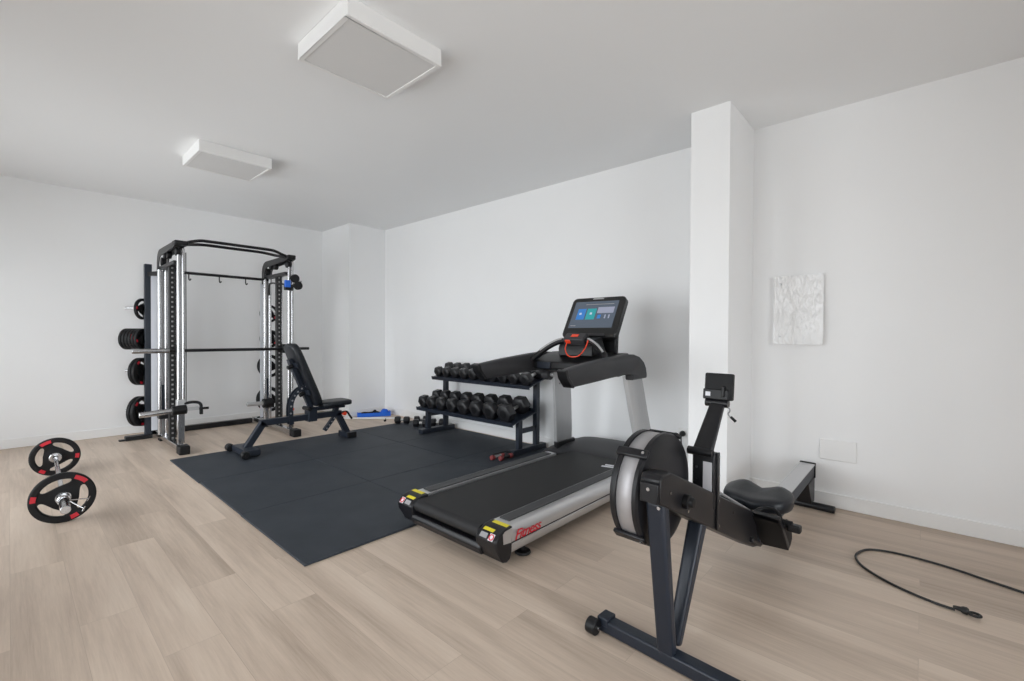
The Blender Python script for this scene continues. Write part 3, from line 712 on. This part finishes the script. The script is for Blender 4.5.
# ------------------------------------------------------------------ multi-function smith rack
sm = thing('smith_machine', 'tall chrome and black smith machine cage against the far wall', 'gym rack', (1.65, 5.9, 0))
XL, XR = 1.118, 2.165
def side(xc, s):                 # s=+1 left frame, -1 right frame (outward is -s)
    ot = -s
    MB().rng((xc - .033, 5.27, .020), (xc + .033, 6.50, .070)).build('base_rail', 'chrome', sm, bevel=.004)
    MB().rng((xc - .045, 5.175, .0015), (xc + .042, 5.30, .082)).build('base_foot', 'rubber', sm, bevel=.008)
    MB().rng((xc - .04, 6.02, .0015), (xc + .04, 6.12, .022)).build('rear_pad', 'rubber', sm)
    # front column
    fp = MB().rng((xc - .012, 5.40, .07), (xc + .048, 5.45, .42)).build('front_post', 'chrome', sm, bevel=.005)
    for dx in (.002, .040):
        MB().cyl((xc + dx, 5.425, .42), (xc + dx, 5.425, 1.99), .014, n=16).build('guide_rod', 'chrome', sm)
    MB().rng((xc + .012, 5.44, .42), (xc + .030, 5.455, 1.95)).build('rail_strip', 'steel', sm)
    # perforated column
    MB().rng((xc - .012, 5.73, .07), (xc + .038, 5.79, 1.845)).build('perforated_column', 'perf', sm, bevel=.003)
    MB().cyl((xc + .055, 5.76, .07), (xc + .055, 5.76, 1.84), .011, n=14).build('guide_rod', 'chrome', sm)
    # rear chrome columns + dark blocks
    for dx in (-.035, .022):
        MB().cyl((xc + dx, 6.05, .07), (xc + dx, 6.05, 1.83), .019, n=18).build('guide_rod', 'chrome', sm)
    MB().rng((xc - .03, 6.075, .07), (xc + .02, 6.10, 1.82)).build('rear_post', 'steel', sm, bevel=.003)
    MB().rng((xc - .035, 6.04, .33), (xc + .022, 6.09, .60)).build('dark_reflection_block', 'frame', sm, bevel=.004)  # dark block standing in for the dark reflection in the chrome rods
    MB().rng((xc - .05, 5.99, .24), (xc + .055, 6.11, .33)).build('carriage_base', 'black', sm, bevel=.006)
    # arched head plate
    out = [(6.125, 1.77), (6.125, 1.90)] + [(5.99 + .135 * math.cos(R(a)), 1.905 + .135 * math.sin(R(a))) for a in range(10, 91, 16)] + [(5.40, 2.045), (5.34, 2.04), (5.34, 2.005), (5.42, 1.985)]
    inn = [(5.95, 1.965)] + [(5.955 + .085 * math.cos(R(a)), 1.875 + .085 * math.sin(R(a))) for a in range(80, -1, -20)] + [(6.04, 1.77)]
    for dx in (-.045, .035):
        MB().prism([(xc + dx, y, z) for y, z in out + inn], (.008, 0, 0)).build('arch_plate', 'satin', sm, bevel=.002)
    MB().prism([(xc - .038, y, z) for y, z in [(5.36, 2.046), (5.36, 2.036), (5.99, 2.032), (5.99, 2.044)]], (.075, 0, 0)).build('arch_cover', 'steel', sm)
    MB().rng((xc - .05, 5.31, 2.005), (xc + (.062 if s == 1 else .035), 5.43, 2.048)).build('head_cap', 'black', sm, bevel=.008)
    for (y, z, r_) in ((6.06, 1.92, .045), (5.93, 1.975, .038), (5.80, 1.965, .04), (5.44, 1.955, .042)):
        MB().cyl((xc - .02, y, z), (xc + .02, y, z), r_, n=20).build('pulley', 'black', sm, bevel=.005)
    MB().rng((xc - .03, 5.46, 1.835), (xc + .045, 6.10, 1.87)).build('upper_beam', 'satin', sm, bevel=.004)
    # storage post at the back, foot, strut
    px_, py_ = xc + ot * .088, 6.33
    MB().rng((px_ - .032, py_ - .032, .0015), (px_ + .032, py_ + .032, 1.91)).build('storage_post', 'frame', sm, bevel=.005)
    MB().rng((px_ - .20 if s == 1 else px_ - .03, py_ - .06, .0012), (px_ + .03 if s == 1 else px_ + .20, py_ + .04, .045)).build('post_foot', 'black', sm, bevel=.008)
    MB().rng((px_ - .25 if s == 1 else px_ + .17, py_ - .035, .0012), (px_ - .17 if s == 1 else px_ + .25, py_ + .015, .016)).build('foot_plate', 'black', sm, bevel=.004)
    MB().beam((px_, py_, 1.80), (xc, 6.09, 1.80), .04, .045).build('strut', 'satin', sm)
    MB().beam((px_, py_, .055), (xc, 6.40, .055), .05, .05).build('strut', 'satin', sm)
    # pale shroud sheet
    MB().rng((xc + ot * .075 , 6.24, .09), (xc - ot * .022, 6.25, 1.80)).build('shroud', 'shroud', sm)
    dv = V((ot * .7071, .7071, 0)); pegs = []
    for z in (1.428, 1.098, .742, .305):
        p0 = V((px_, py_, z)) + dv * .03
        MB().cyl(p0, p0 + dv * .205, .0145, n=14).build('storage_peg', 'chrome', sm)
        MB().cyl(p0, p0 + dv * .012, .035, n=18).build('peg_flange', 'black', sm)
        pegs.append((p0, dv))
    return pegs
pegL = side(XL, 1); pegR = side(XR, -1)
# cross members
MB().rng((XL + .06, 6.43, .002), (XR - .05, 6.49, .062)).build('rear_cross_member', 'black', sm, bevel=.004)
MB().cyl((XL, 6.05, 1.822), (XR, 6.05, 1.822), .016, n=14).build('upper_crossbar', 'satin', sm)
for fx in (1.345, 1.64, 1.915):
    MB().tube(smooth([(fx, 6.05, 1.81), (fx, 6.05, 1.762), (fx + .006, 6.05, 1.745), (fx + .016, 6.05, 1.75), (fx + .017, 6.05, 1.762)], 4), .006, 8).build('hook', 'satin', sm)
ch1 = smooth([(XL + .03, 5.38, 2.028), (XL + .09, 5.375, 2.055), (XL + .17, 5.37, 2.078), (XL + .25, 5.37, 2.082), (1.64, 5.37, 2.082), (XR - .25, 5.37, 2.082), (XR - .17, 5.37, 2.075), (XR - .08, 5.375, 2.045), (XR - .01, 5.38, 2.028)], 6)
MB().tube(ch1, .0155, 12).build('pull_up_bar', 'satin', sm)
ch2 = smooth([(XL + .03, 5.41, 2.025), (XL + .14, 5.52, 2.055), (XL + .26, 5.55, 2.072), (1.64, 5.55, 2.072), (XR - .26, 5.55, 2.072), (XR - .14, 5.52, 2.055), (XR - .01, 5.41, 2.025)], 6)
MB().tube(ch2, .0155, 12).build('pull_up_bar', 'satin', sm)
# smith bar with sleeves
sb = MB().cyl((XL - .02, 5.69, .975), (XR + .07, 5.69, .975), .0165, n=16).build('smith_bar', 'satin', sm)
MB().cyl((.80, 5.69, .975), (XL - .02, 5.69, .975), .0245, n=20).build('sleeve', 'chrome', sb, bevel=.003)
MB().cyl((XR + .07, 5.69, .975), (2.515, 5.69, .975), .0165, n=20).build('sleeve', 'satin', sb, bevel=.003)
for xc in (XL, XR):
    MB().rng((xc + .03, 5.665, .925), (xc + .075, 5.75, 1.03)).build('bar_carriage', 'black', sm, bevel=.006)
# low pulley carriages with horns
MB().cyl((.805, 5.36, .392), (1.06, 5.36, .405), .0265, n=20).build('weight_horn', 'chrome', sm, bevel=.004)
MB().cyl((1.05, 5.36, .405), (1.17, 5.36, .408), .045, n=22).build('horn_hub', 'black', sm, bevel=.006)
MB().rng((1.14, 5.335, .395), (1.27, 5.37, .425)).build('carriage_arm', 'alu', sm, bevel=.004)
MB().tube(smooth([(1.16, 5.40, .46), (1.22, 5.39, .47), (1.27, 5.37, .463), (1.29, 5.36, .44), (1.29, 5.355, .405)], 6), .014, 10).build('pull_handle', 'black', sm)
MB().cyl((1.24, 5.355, .405), (1.355, 5.355, .402), .012, n=12).build('handle_grip', 'black', sm)
MB().rng((1.278, 5.34, .345), (1.305, 5.37, .40)).build('handle_end', 'black', sm, bevel=.004)
MB().rng((1.10, 5.39, .43), (1.175, 5.46, .50)).build('pulley_block', 'steel', sm, bevel=.006)
MB().cyl((1.845, 5.80, .335), (2.02, 5.80, .33), .024, n=18).build('weight_horn', 'steel', sm, bevel=.004)
MB().cyl((2.02, 5.80, .33), (2.12, 5.80, .33), .055, n=22).build('horn_hub', 'black', sm, bevel=.006)
MB().cyl((XR + .02, 5.40, .27), (XR + .02, 5.40, .30), .03, n=16).build('stop_ball', 'orange', sm, bevel=.01)
# high pulley carriage of the right frame
pc_ = MB().rng((2.11, 5.37, 1.655), (2.20, 5.43, 1.72)).build('pulley_carriage', 'black', sm, bevel=.006)
MB().rng((2.105, 5.362, 1.685), (2.165, 5.40, 1.765)).build('blue_sleeve', 'blue', pc_, bevel=.006)
for (x, z) in ((2.225, 1.795), (2.26, 1.715)):
    MB().lathe([(.012, -.014), (.048, -.014), (.042, -.004), (.042, .004), (.048, .014), (.012, .014)], (x, 5.40, z), (0, 1, 0), 24).build('pulley', 'black', pc_)
MB().cyl((2.19, 5.40, 1.765), (2.30, 5.40, 1.765), .010, n=10).build('pulley_axle', 'chrome', pc_)
MB().tube(smooth([(2.155, 5.44, 1.72), (2.03, 5.55, 1.735), (2.02, 5.60, 1.70), (2.02, 5.60, 1.60)], 5), .010, 8).build('pull_pin', 'satin', pc_)
MB().tube([(2.205, 5.41, 1.69), (2.205, 5.41, .45)], .004, 6).build('cable', 'black', sm)
MB().tube([(XL + .06, 5.41, 1.95), (XL + .06, 5.41, .47)], .004, 6).build('cable', 'black', sm)

# plates stored on the pegs
sA = plate_proto(.116, .029, '', 'plates stored on the smith machine'); sB = plate_proto(.150, .033, '', 'plates stored on the smith machine'); sC = plate_proto(.163, .037, '', 'plates stored on the smith machine')
def stack(peg, proto, n, th, labels, start=.03, spin=0):
    p0, dv = peg
    ang = R(45) if dv.x < 0 else R(-45)
    for i in range(n):
        p = p0 + dv * (start + th * (i + .5)) - V((0, 0, .010))
        place(proto, p, (0, R(spin + 17 * i), ang), labels[i])
stack(pegL[0], sA, 1, .033, ['single small black plate on the top left peg of the smith machine'], .008, 35)
od = ['innermost', 'second', 'third', 'fourth', 'fifth', 'outermost']
stack(pegL[1], sA, 6, .0325, ['%s plate of the six-plate stack on the left of the smith machine' % q.capitalize() for q in od], .008, 20)
stack(pegL[2], sB, 2, .037, ['inner medium black plate on the third left peg of the smith machine', 'outer medium black plate on the third left peg of the smith machine'], .008, 80)
stack(pegL[3], sC, 2, .041, ['inner large black plate on the lowest left peg of the smith machine', 'outer large black plate on the lowest left peg of the smith machine'], .008, 70)
stack(pegR[0], sA, 1, .033, ['single small black plate on the top right peg of the smith machine'], .008)
stack(pegR[1], sA, 2, .036, ['inner small black plate on the second right peg of the smith machine', 'outer small black plate on the second right peg of the smith machine'], .008)
stack(pegR[2], sB, 1, .044, ['medium black plate with red label on the third right peg of the smith machine'], .008, 100)
stack(pegR[3], sC, 1, .046, ['large black plate with red label on the lowest right peg of the smith machine'], .008, 100)

# ------------------------------------------------------------------ adjustable bench (along X)
bn = thing('weight_bench', 'adjustable black weight bench with raised backrest standing on the mat', 'bench', (2.0, 4.77, MT))
by = 4.77
MB().rng((1.445, 4.575, .022), (1.575, 4.965, .075)).build('rear_foot', 'frame', bn, bevel=.008)
for y in (4.555, 4.985):
    wh = MB().cyl((1.435, y - .035, MT + .037), (1.435, y + .035, MT + .037), .036, n=24).build('wheel', 'black', bn, bevel=.008)
    MB().cyl((1.435, y - .042, MT + .037), (1.435, y + .042, MT + .037), .010, n=12).build('axle', 'rubber', wh)
for y in (4.62, 4.92):
    MB().rng((1.50, y - .03, MT + .0005), (1.56, y + .03, .024)).build('foot_pad', 'rubber', bn)
MB().beam((1.512, by, .060), (1.668, by, .292), .06, .06).build('rear_leg', 'frame', bn, bevel=.005)
MB().rng((1.63, by - .03, .257), (2.46, by + .03, .316)).build('main_beam', 'frame', bn, bevel=.005)
MB().beam((2.415, by, .295), (2.535, by, .055), .06, .06).build('front_leg', 'frame', bn, bevel=.005)
MB().rng((2.49, 4.675, MT + .0006), (2.590, 4.865, .070)).build('front_foot', 'frame', bn, bevel=.006)
for y in (4.672, 4.868):
    MB().rng((2.487, y - .012, MT + .0004), (2.593, y + .012, .072)).build('foot_cap', 'rubber', bn, bevel=.006)
MB().beam((2.40, by, .27), (2.275, by, .118), .045, .035).build('adjuster_bar', 'frame', bn, bevel=.004)
for k in range(4):
    p = lerp((2.375, by - .024, .240), (2.293, by - .024, .140), k / 3)
    MB().cyl(p, p + V((0, -.002, 0)), .008, n=10).build('adjuster_hole', 'greymark', bn)
MB().rng((2.085, by - .055, .24), (2.175, by + .055, .385)).build('hinge_bracket', 'frame', bn, bevel=.005)
MB().beam((2.39, by, .30), (2.42, by, .385), .05, .05).build('seat_post', 'frame', bn, bevel=.004)
MB().beam((2.13, by, .362), (2.50, by, .362), .05, .035).build('seat_frame', 'frame', bn, bevel=.004)
# ladder arc
la = [(1.925, .235), (1.912, .33), (1.915, .42), (1.932, .49), (1.965, .545), (2.01, .585), (2.065, .612)]
pts = smooth([(x, 0, z) for x, z in la], 5); ou = []; inn_ = []
for i, p in enumerate(pts):
    tn = (pts[min(i + 1, len(pts) - 1)] - pts[max(i - 1, 0)]).normalized(); nn = V((-tn.z, 0, tn.x))
    ou.append(p + nn * .021); inn_.append(p - nn * .021)
poly = ou + inn_[::-1]
for dy in (-.034, .026):
    MB().prism([(p.x, by + dy, p.z) for p in poly], (0, .008, 0)).build('ladder_plate', 'frame', bn)
for p in pts[6::4]:
    MB().cyl((p.x, by - .0365, p.z), (p.x, by - .033, p.z), .0095, n=12).build('ladder_hole', 'greymark', bn)
# pads
def pad(name, c, ex, ey, ez, rot, mat='vinyl', rad=.35):
    m = MB(); rings = []; n = 40
    for sc, z in ((.93, -1), (.985, -.8), (1, -.45), (1, .45), (.985, .78), (.93, 1), (.6, 1.06), (.02, 1.08)):
        ring = []
        for i in range(n):
            a = 2 * math.pi * i / n; q = 5.5; ca, sa = math.cos(a), math.sin(a)
            x = math.copysign(abs(ca) ** (2 / q), ca); y = math.copysign(abs(sa) ** (2 / q), sa)
            ins = (1 - sc)
            ring.append(rot @ V((x * (ex / 2 - ins * .25), y * (ey / 2 - ins * .25), z * ez / 2)) + V(c) if sc > .9 else rot @ V((x * ex / 2 * sc, y * ey / 2 * sc, z * ez / 2)) + V(c))
        rings.append(ring)
    return m.loft(rings).build(name, mat, bn, angle=50)
pad('seat', (2.375, by, .408), .335, .275, .052, Matrix.Rotation(R(-1), 3, 'Y'))
b0, b1 = V((2.185, by, .405)), V((1.915, by, 1.05)); dirb = (b1 - b0).normalized()
ang = math.atan2(dirb.z, dirb.x)     # local x along the pad
rotb = Matrix((dirb, V((0, 1, 0)), dirb.cross(V((0, 1, 0))))).transposed()
if (rotb @ V((0, 0, 1))).x < 0: rotb = Matrix((dirb, V((0, -1, 0)), dirb.cross(V((0, -1, 0))))).transposed()
nb = rotb @ V((0, 0, 1))
pad('backrest', (b0 + b1) / 2, (b1 - b0).length, .285, .072, rotb)
fb0 = b0 - nb * .063 - dirb * .02; fb1 = b0 - nb * .063 + dirb * .56
MB().beam(fb0, fb1, .055, .045, up=nb).build('back_frame', 'frame', bn, bevel=.004)
for dd in (.18, .49):
    p = b0 + dirb * dd - nb * .052
    MB().beam(p - V((0, .11, 0)), p + V((0, .11, 0)), .05, .018, up=nb).build('pad_bracket', 'frame', bn, bevel=.003)
    MB().cyl(p + V((0, -.03, 0)) - nb * .02, p + V((0, -.03, 0)) - nb * .075, .022, n=14).build('pad_knob', 'black', bn, bevel=.006)
MB().cyl((2.09, by - .075, .375), (2.09, by + .075, .375), .022, n=16).build('hinge_pin', 'black', bn, bevel=.003)
pk = MB().cyl((2.475, by - .03, .283), (2.475, by - .075, .283), .020, n=16).build('pop_pin', 'orange', bn, bevel=.004)
MB().tube(smooth([(2.45, by - .05, .30), (2.50, by - .06, .30), (2.53, by - .06, .26), (2.56, by - .06, .215)], 5), .011, 8).build('seat_handle', 'black', bn)

# ------------------------------------------------------------------ dumbbell rack along the right wall
dr = thing('dumbbell_rack', 'two-tier dark steel dumbbell rack along the right wall', 'rack', (3.42, 3.57, MT))
yA, yB = 2.875, 4.285
for y in (yA, yB):
    MB().rng((3.175, y - .035, MT + .0006), (3.672, y + .035, .062)).build('foot', 'frame', dr, bevel=.005)
    MB().rng((3.262, y - .022, .055), (3.318, y + .022, .33)).build('front_post', 'frame', dr, bevel=.004)
    MB().rng((3.525, y - .025, .055), (3.578, y + .025, .698)).build('rear_post', 'frame', dr, bevel=.004)
    MB().beam((3.30, y, .225), (3.55, y, .225), .03, .045).build('brace', 'frame', dr, bevel=.003)
SL0, SL1 = V((3.165, 0, .312)), V((3.505, 0, .395)); SU0, SU1 = V((3.350, 0, .655)), V((3.625, 0, .734))
def shelf(p0, p1, ya, yb):
    dv = (p1 - p0).normalized(); up = V((-dv.z, 0, dv.x)); sh = None
    m = MB()
    q = [p0, p1, p1 - up * .012, p0 - up * .012]
    m.prism([(a.x, ya, a.z) for a in q], (0, yb - ya, 0))
    sh = m.build('shelf', 'frame', dr, bevel=.002)
    m = MB(); q = [p0 + up * .012, p0 - dv * .006 + up * .012, p0 - dv * .006 - up * .028, p0 - up * .028]
    m.prism([(a.x, ya, a.z) for a in q], (0, yb - ya, 0)); m.build('front_lip', 'frame', sh, bevel=.001)
    m = MB(); q = [p1 + up * .03, p1 + dv * .006 + up * .03, p1 + dv * .006 - up * .02, p1 - up * .02]
    m.prism([(a.x, ya, a.z) for a in q], (0, yb - ya, 0)); m.build('rear_lip', 'frame', sh, bevel=.001)
    return dv, up
dL, uL = shelf(SL0, SL1, 2.845, 4.345); dU, uU = shelf(SU0, SU1, 2.80, 4.30)
# hex dumbbells: axis along local x
def db_proto(rad, length, hl, label, group):
    root = thing('hex_dumbbell', label, 'dumbbell', (0, 0, 0), 0, group); ch = []
    ch.append(MB().lathe([(.0135, -length / 2 + hl * .7), (.0155, -.04), (.018, 0), (.0155, .04), (.0135, length / 2 - hl * .7)], (0, 0, 0), (1, 0, 0), 16).build('grip', 'handle', root))
    for s in (-1, 1):
        xi, xo = s * (length / 2 - hl), s * length / 2; rings = []
        for x, k in ((xi, .62), (xi + s * hl * .12, .93), (xi + s * hl * .22, 1), (xo - s * hl * .20, 1), (xo - s * hl * .06, .93), (xo, .80)):
            rings.append([V((x, rad * k * math.cos(R(60 * i)), rad * k * math.sin(R(60 * i)))) for i in range(6)])
        h = MB().loft(rings).build('head', 'hexr', root, bevel=.004); ch.append(h)
        ch.append(None)
        e = xo + s * .0006
        q = MB().prism([V((e, rad * .42 * math.cos(a), rad * .42 * math.sin(a))) for a in [2 * math.pi * i / 20 for i in range(20)]], (s * .0012, 0, 0)).build('end_disc', 'black', root); ch.append(q)
    root_children[root.name] = [c for c in ch if c]
    return root
first_used = set()
def put_db(proto, loc, rot, label, group):
    if proto.name in first_used: return dup(proto, loc, rot, label, group)
    first_used.add(proto.name); proto.location = loc; proto.rotation_euler = rot; proto['label'] = label; proto['group'] = group; return proto
nm = ['leftmost', 'second from left', 'third from left', 'fourth from left', 'fourth from right', 'third from right', 'second from right', 'rightmost']
ysl = [4.262, 4.108, 3.940, 3.752, 3.566, 3.372, 3.170, 2.962]; rsl = [.072, .074, .077, .080, .083, .087, .092, .096]
tilt = -math.atan2(dL.z, dL.x)
for i in range(8):
    r_ = rsl[i]; p = db_proto(r_, 0.300 + .003 * i, .105, '', 'lower shelf dumbbells')
    apo = r_ * math.cos(R(30)); c = SL0 + dL * .170 + uL * (apo + .0012)
    put_db(p, (c.x, ysl[i], c.z), (0, tilt, 0), '%s black hex dumbbell on the lower rack shelf' % nm[i].capitalize(), 'lower shelf dumbbells')
nu = ['leftmost', 'second from left', 'third from left', 'fourth from left', 'fifth from left', 'fifth from right', 'fourth from right', 'third from right', 'second from right', 'rightmost']
tilt = -math.atan2(dU.z, dU.x)
for i in range(10):
    r_ = .061 + .001 * i; p = db_proto(r_, .240 + .003 * i, .082, '', 'upper shelf dumbbells')
    apo = r_ * math.cos(R(30)); c = SU0 + dU * .146 + uU * (apo + .0012)
    put_db(p, (c.x, 4.222 - .1505 * i, c.z), (0, tilt, 0), '%s black hex dumbbell on the upper rack shelf' % nu[i].capitalize(), 'upper shelf dumbbells')
# dumbbells left on the mat
pf = [(3.395, 4.965, 40, 'Black hex dumbbell on the mat, nearest the blue tray', .050), (3.585, 4.815, 55, 'Black hex dumbbell on the mat with its chrome grip showing, behind the others', .050),
      (3.43, 4.62, 45, 'Black hex dumbbell on the mat just left of the rack post', .051), (3.60, 4.50, 38, 'Black hex dumbbell on the mat between the left rack posts', .051)]
for x, y, a, l, r_ in pf:
    p = db_proto(r_, .185, .074, '', 'dumbbells on the mat')
    put_db(p, (x, y, MT + r_ * math.cos(R(30)) + .0012), (0, 0, R(a - 90)), l, 'dumbbells on the mat')
# push-up handle / hand weights by the treadmill
t = thing('hand_grip_trainer', 'small red and black hand grip lying on the mat by the right rack foot', 'hand grip', (3.06, 2.80, MT))
for k, (dx, dy) in enumerate(((-.02, .035), (.02, -.035))):
    a0 = V((2.955 + dx, 2.865 + dy, MT + .024)); a1 = V((3.12 + dx, 2.865 + dy, MT + .024))
    MB().cyl(lerp(a0, a1, .2), lerp(a0, a1, .8), .014, n=14).build('grip', 'black' if k else 'steel', t)
    for u0, u1 in ((0, .22), (.78, 1)):
        MB().cyl(lerp(a0, a1, u0), lerp(a0, a1, u1), .0225, n=18).build('end_cap', 'dark_red', t, bevel=.006)
MB().tube(smooth([(2.955, 2.90, MT + .05), (3.0, 2.865, MT + .06), (3.09, 2.865, MT + .06), (3.13, 2.83, MT + .05)], 6), .007, 8).build('strap', 'rubber', t)

# ------------------------------------------------------------------ the corner: blue tray, white rod, clip
ta = V((3.255, 5.835, 0)); tb = V((3.645, 5.63, 0)); td = (tb - ta).normalized(); tn = V((-td.y, td.x, 0))
t = thing('tray', 'bright blue shallow plastic tray on the floor at the far corner column', 'tray', (ta + tb) / 2)
def tp(u, v, z): p = ta + (tb - ta) * u + tn * v; return (p.x, p.y, z)
Rt = Matrix((td, tn, V((0, 0, 1)))).transposed(); Lt = (tb - ta).length
def tbox(u0, u1, v0, v1, z0, z1):
    return MB().box(tp((u0 + u1) / 2, (v0 + v1) / 2, (z0 + z1) / 2), ((u1 - u0) * Lt, v1 - v0, z1 - z0), Rt)
tbox(0, 1, -.04, .04, .001, .012).build('tray_base', 'blue', t, bevel=.003)
for a in ((0, 1, -.046, -.038, .001, .055), (0, 1, .038, .046, .001, .055), (-.01, .02, -.046, .046, .001, .062), (.98, 1.01, -.046, .046, .001, .068)):
    tbox(*a).build('tray_side', 'blue', t, bevel=.003)
t2 = thing('resistance_band', 'crumpled bright blue band heaped at the right end of the blue tray', 'band', tp(.84, 0, .012))
for k in range(5):
    path = []
    for i in range(15):
        a = 2 * math.pi * i / 14 + k
        path.append(V(tp(.83, 0, .05 + .007 * k)) + td * ((.045 - .003 * k) * math.cos(a)) + tn * (.026 * math.sin(a)) + V((0, 0, .012 * math.sin(2 * a + k))))
    MB().tube(path[:-1], .0105, 8, closed=True).build('loop', 'blue', t2)
t3 = thing('ankle_strap', 'dark rolled strap lying inside the blue tray', 'strap', tp(.55, 0, .012))
MB().tube(smooth([tp(.12, 0, .05), tp(.22, .01, .056), tp(.34, -.01, .055), tp(.45, 0, .058), tp(.50, .005, .066), tp(.60, .0, .060), tp(.66, 0, .05)], 5), .013, 8).build('strap_body', 'rubber', t3)
MB().lathe([(.012, -.012), (.022, -.012), (.022, .012), (.012, .012)], tp(.53, 0, .072), tn, 18).build('strap_ring', 'black', t3)
o = MB().cyl((2.98, 5.925 - .02, .0125), (3.545, 5.325, .0125), .0115, n=14).build('rod', 'trim', loc=(3.26, 5.62, .0125))
tag(o, 'thin white rod lying on the floor in front of the blue tray', 'rod')
t = thing('spring_clip', 'tiny black clip on the wood floor in front of the white rod', 'clip', (3.345, 5.285, 0))
MB().rng((3.330, 5.272, .001), (3.360, 5.298, .022)).build('jaw', 'black', t, bevel=.005)
MB().cyl((3.345, 5.285, .02), (3.352, 5.275, .04), .005, n=10).build('lever', 'black', t)

# ------------------------------------------------------------------ black lead on the floor
t = thing('extension_cable', 'loose black power cord looped on the wood floor at lower right', 'cord', (3.0, 0, 0))
cz = .0065
cp = [(2.70, -1.30), (2.86, -.86), (2.975, -.55), (3.055, -.349), (3.090, -.246), (3.136, -.112), (3.154, .019), (3.146, .125), (3.105, .205), (3.019, .244), (2.944, .246), (2.861, .215), (2.778, .14), (2.715, .048), (2.675, -.051), (2.666, -.112)]
MB().tube(smooth([(x, y, cz) for x, y in cp], 6), .0058, 8).build('lead', 'cord', t)
MB().lathe([(.006, 0), (.008, .004), (.010, .022), (.0145, .030), (.0155, .042), (.010, .048)], (2.666, -.106, .0165), (-.10, -1, 0), 16).build('plug', 'cord', t)
MB().tube([(2.658 + .015 * math.cos(a), -.170 + .018 * math.sin(a), .013) for a in [2 * math.pi * i / 18 for i in range(18)]], .0055, 8, closed=True).build('plug_ring', 'cord', t)

# ------------------------------------------------------------------ daylight
wd = bpy.data.worlds.new('daylight'); bpy.context.scene.world = wd; wd.use_nodes = True
N, L = wd.node_tree.nodes, wd.node_tree.links; bg = N['Background']
tc = N.new('ShaderNodeTexCoord'); sp = N.new('ShaderNodeSeparateXYZ'); L.new(tc.outputs['Generated'], sp.inputs[0])
cr = N.new('ShaderNodeValToRGB'); mr = N.new('ShaderNodeMapRange'); mr.inputs['From Min'].default_value = -1; L.new(sp.outputs['Z'], mr.inputs['Value']); L.new(mr.outputs[0], cr.inputs['Fac'])
e = cr.color_ramp.elements; e[0].position = .42; e[0].color = (.58, .60, .61, 1); e[1].position = .58; e[1].color = (.92, .97, 1.01, 1)
L.new(cr.outputs[0], bg.inputs['Color']); bg.inputs['Strength'].default_value = 8.5

# ------------------------------------------------------------------ camera
yaw, pit, rol = R(42.102), R(-.634), R(.315)
fw = V((math.cos(yaw) * math.cos(pit), math.sin(yaw) * math.cos(pit), math.sin(pit)))
r0 = V((math.sin(yaw), -math.cos(yaw), 0)); u0 = r0.cross(fw)
rr_ = r0 * math.cos(rol) + u0 * math.sin(rol); uu = -r0 * math.sin(rol) + u0 * math.cos(rol)
cd = bpy.data.cameras.new('camera'); cd.lens = 16; cd.sensor_width = 36; cd.clip_start = .02
co = bpy.data.objects.new('camera', cd); C.objects.link(co)
co.matrix_world = Matrix(((rr_.x, uu.x, -fw.x, 0), (rr_.y, uu.y, -fw.y, 0), (rr_.z, uu.z, -fw.z, 1.15), (0, 0, 0, 1)))
sc = bpy.context.scene; sc.camera = co
sc.view_settings.view_transform = 'Standard'; sc.view_settings.look = 'None'; sc.view_settings.gamma = 1; sc.view_settings.use_curve_mapping = False
sc.view_settings.exposure = -0.2
sc.cycles.use_denoising = True; sc.cycles.max_bounces = 12; sc.cycles.diffuse_bounces = 8; sc.cycles.glossy_bounces = 5; sc.cycles.transparent_max_bounces = 8
sc.cycles.caustics_reflective = False; sc.cycles.sample_clamp_indirect = 8
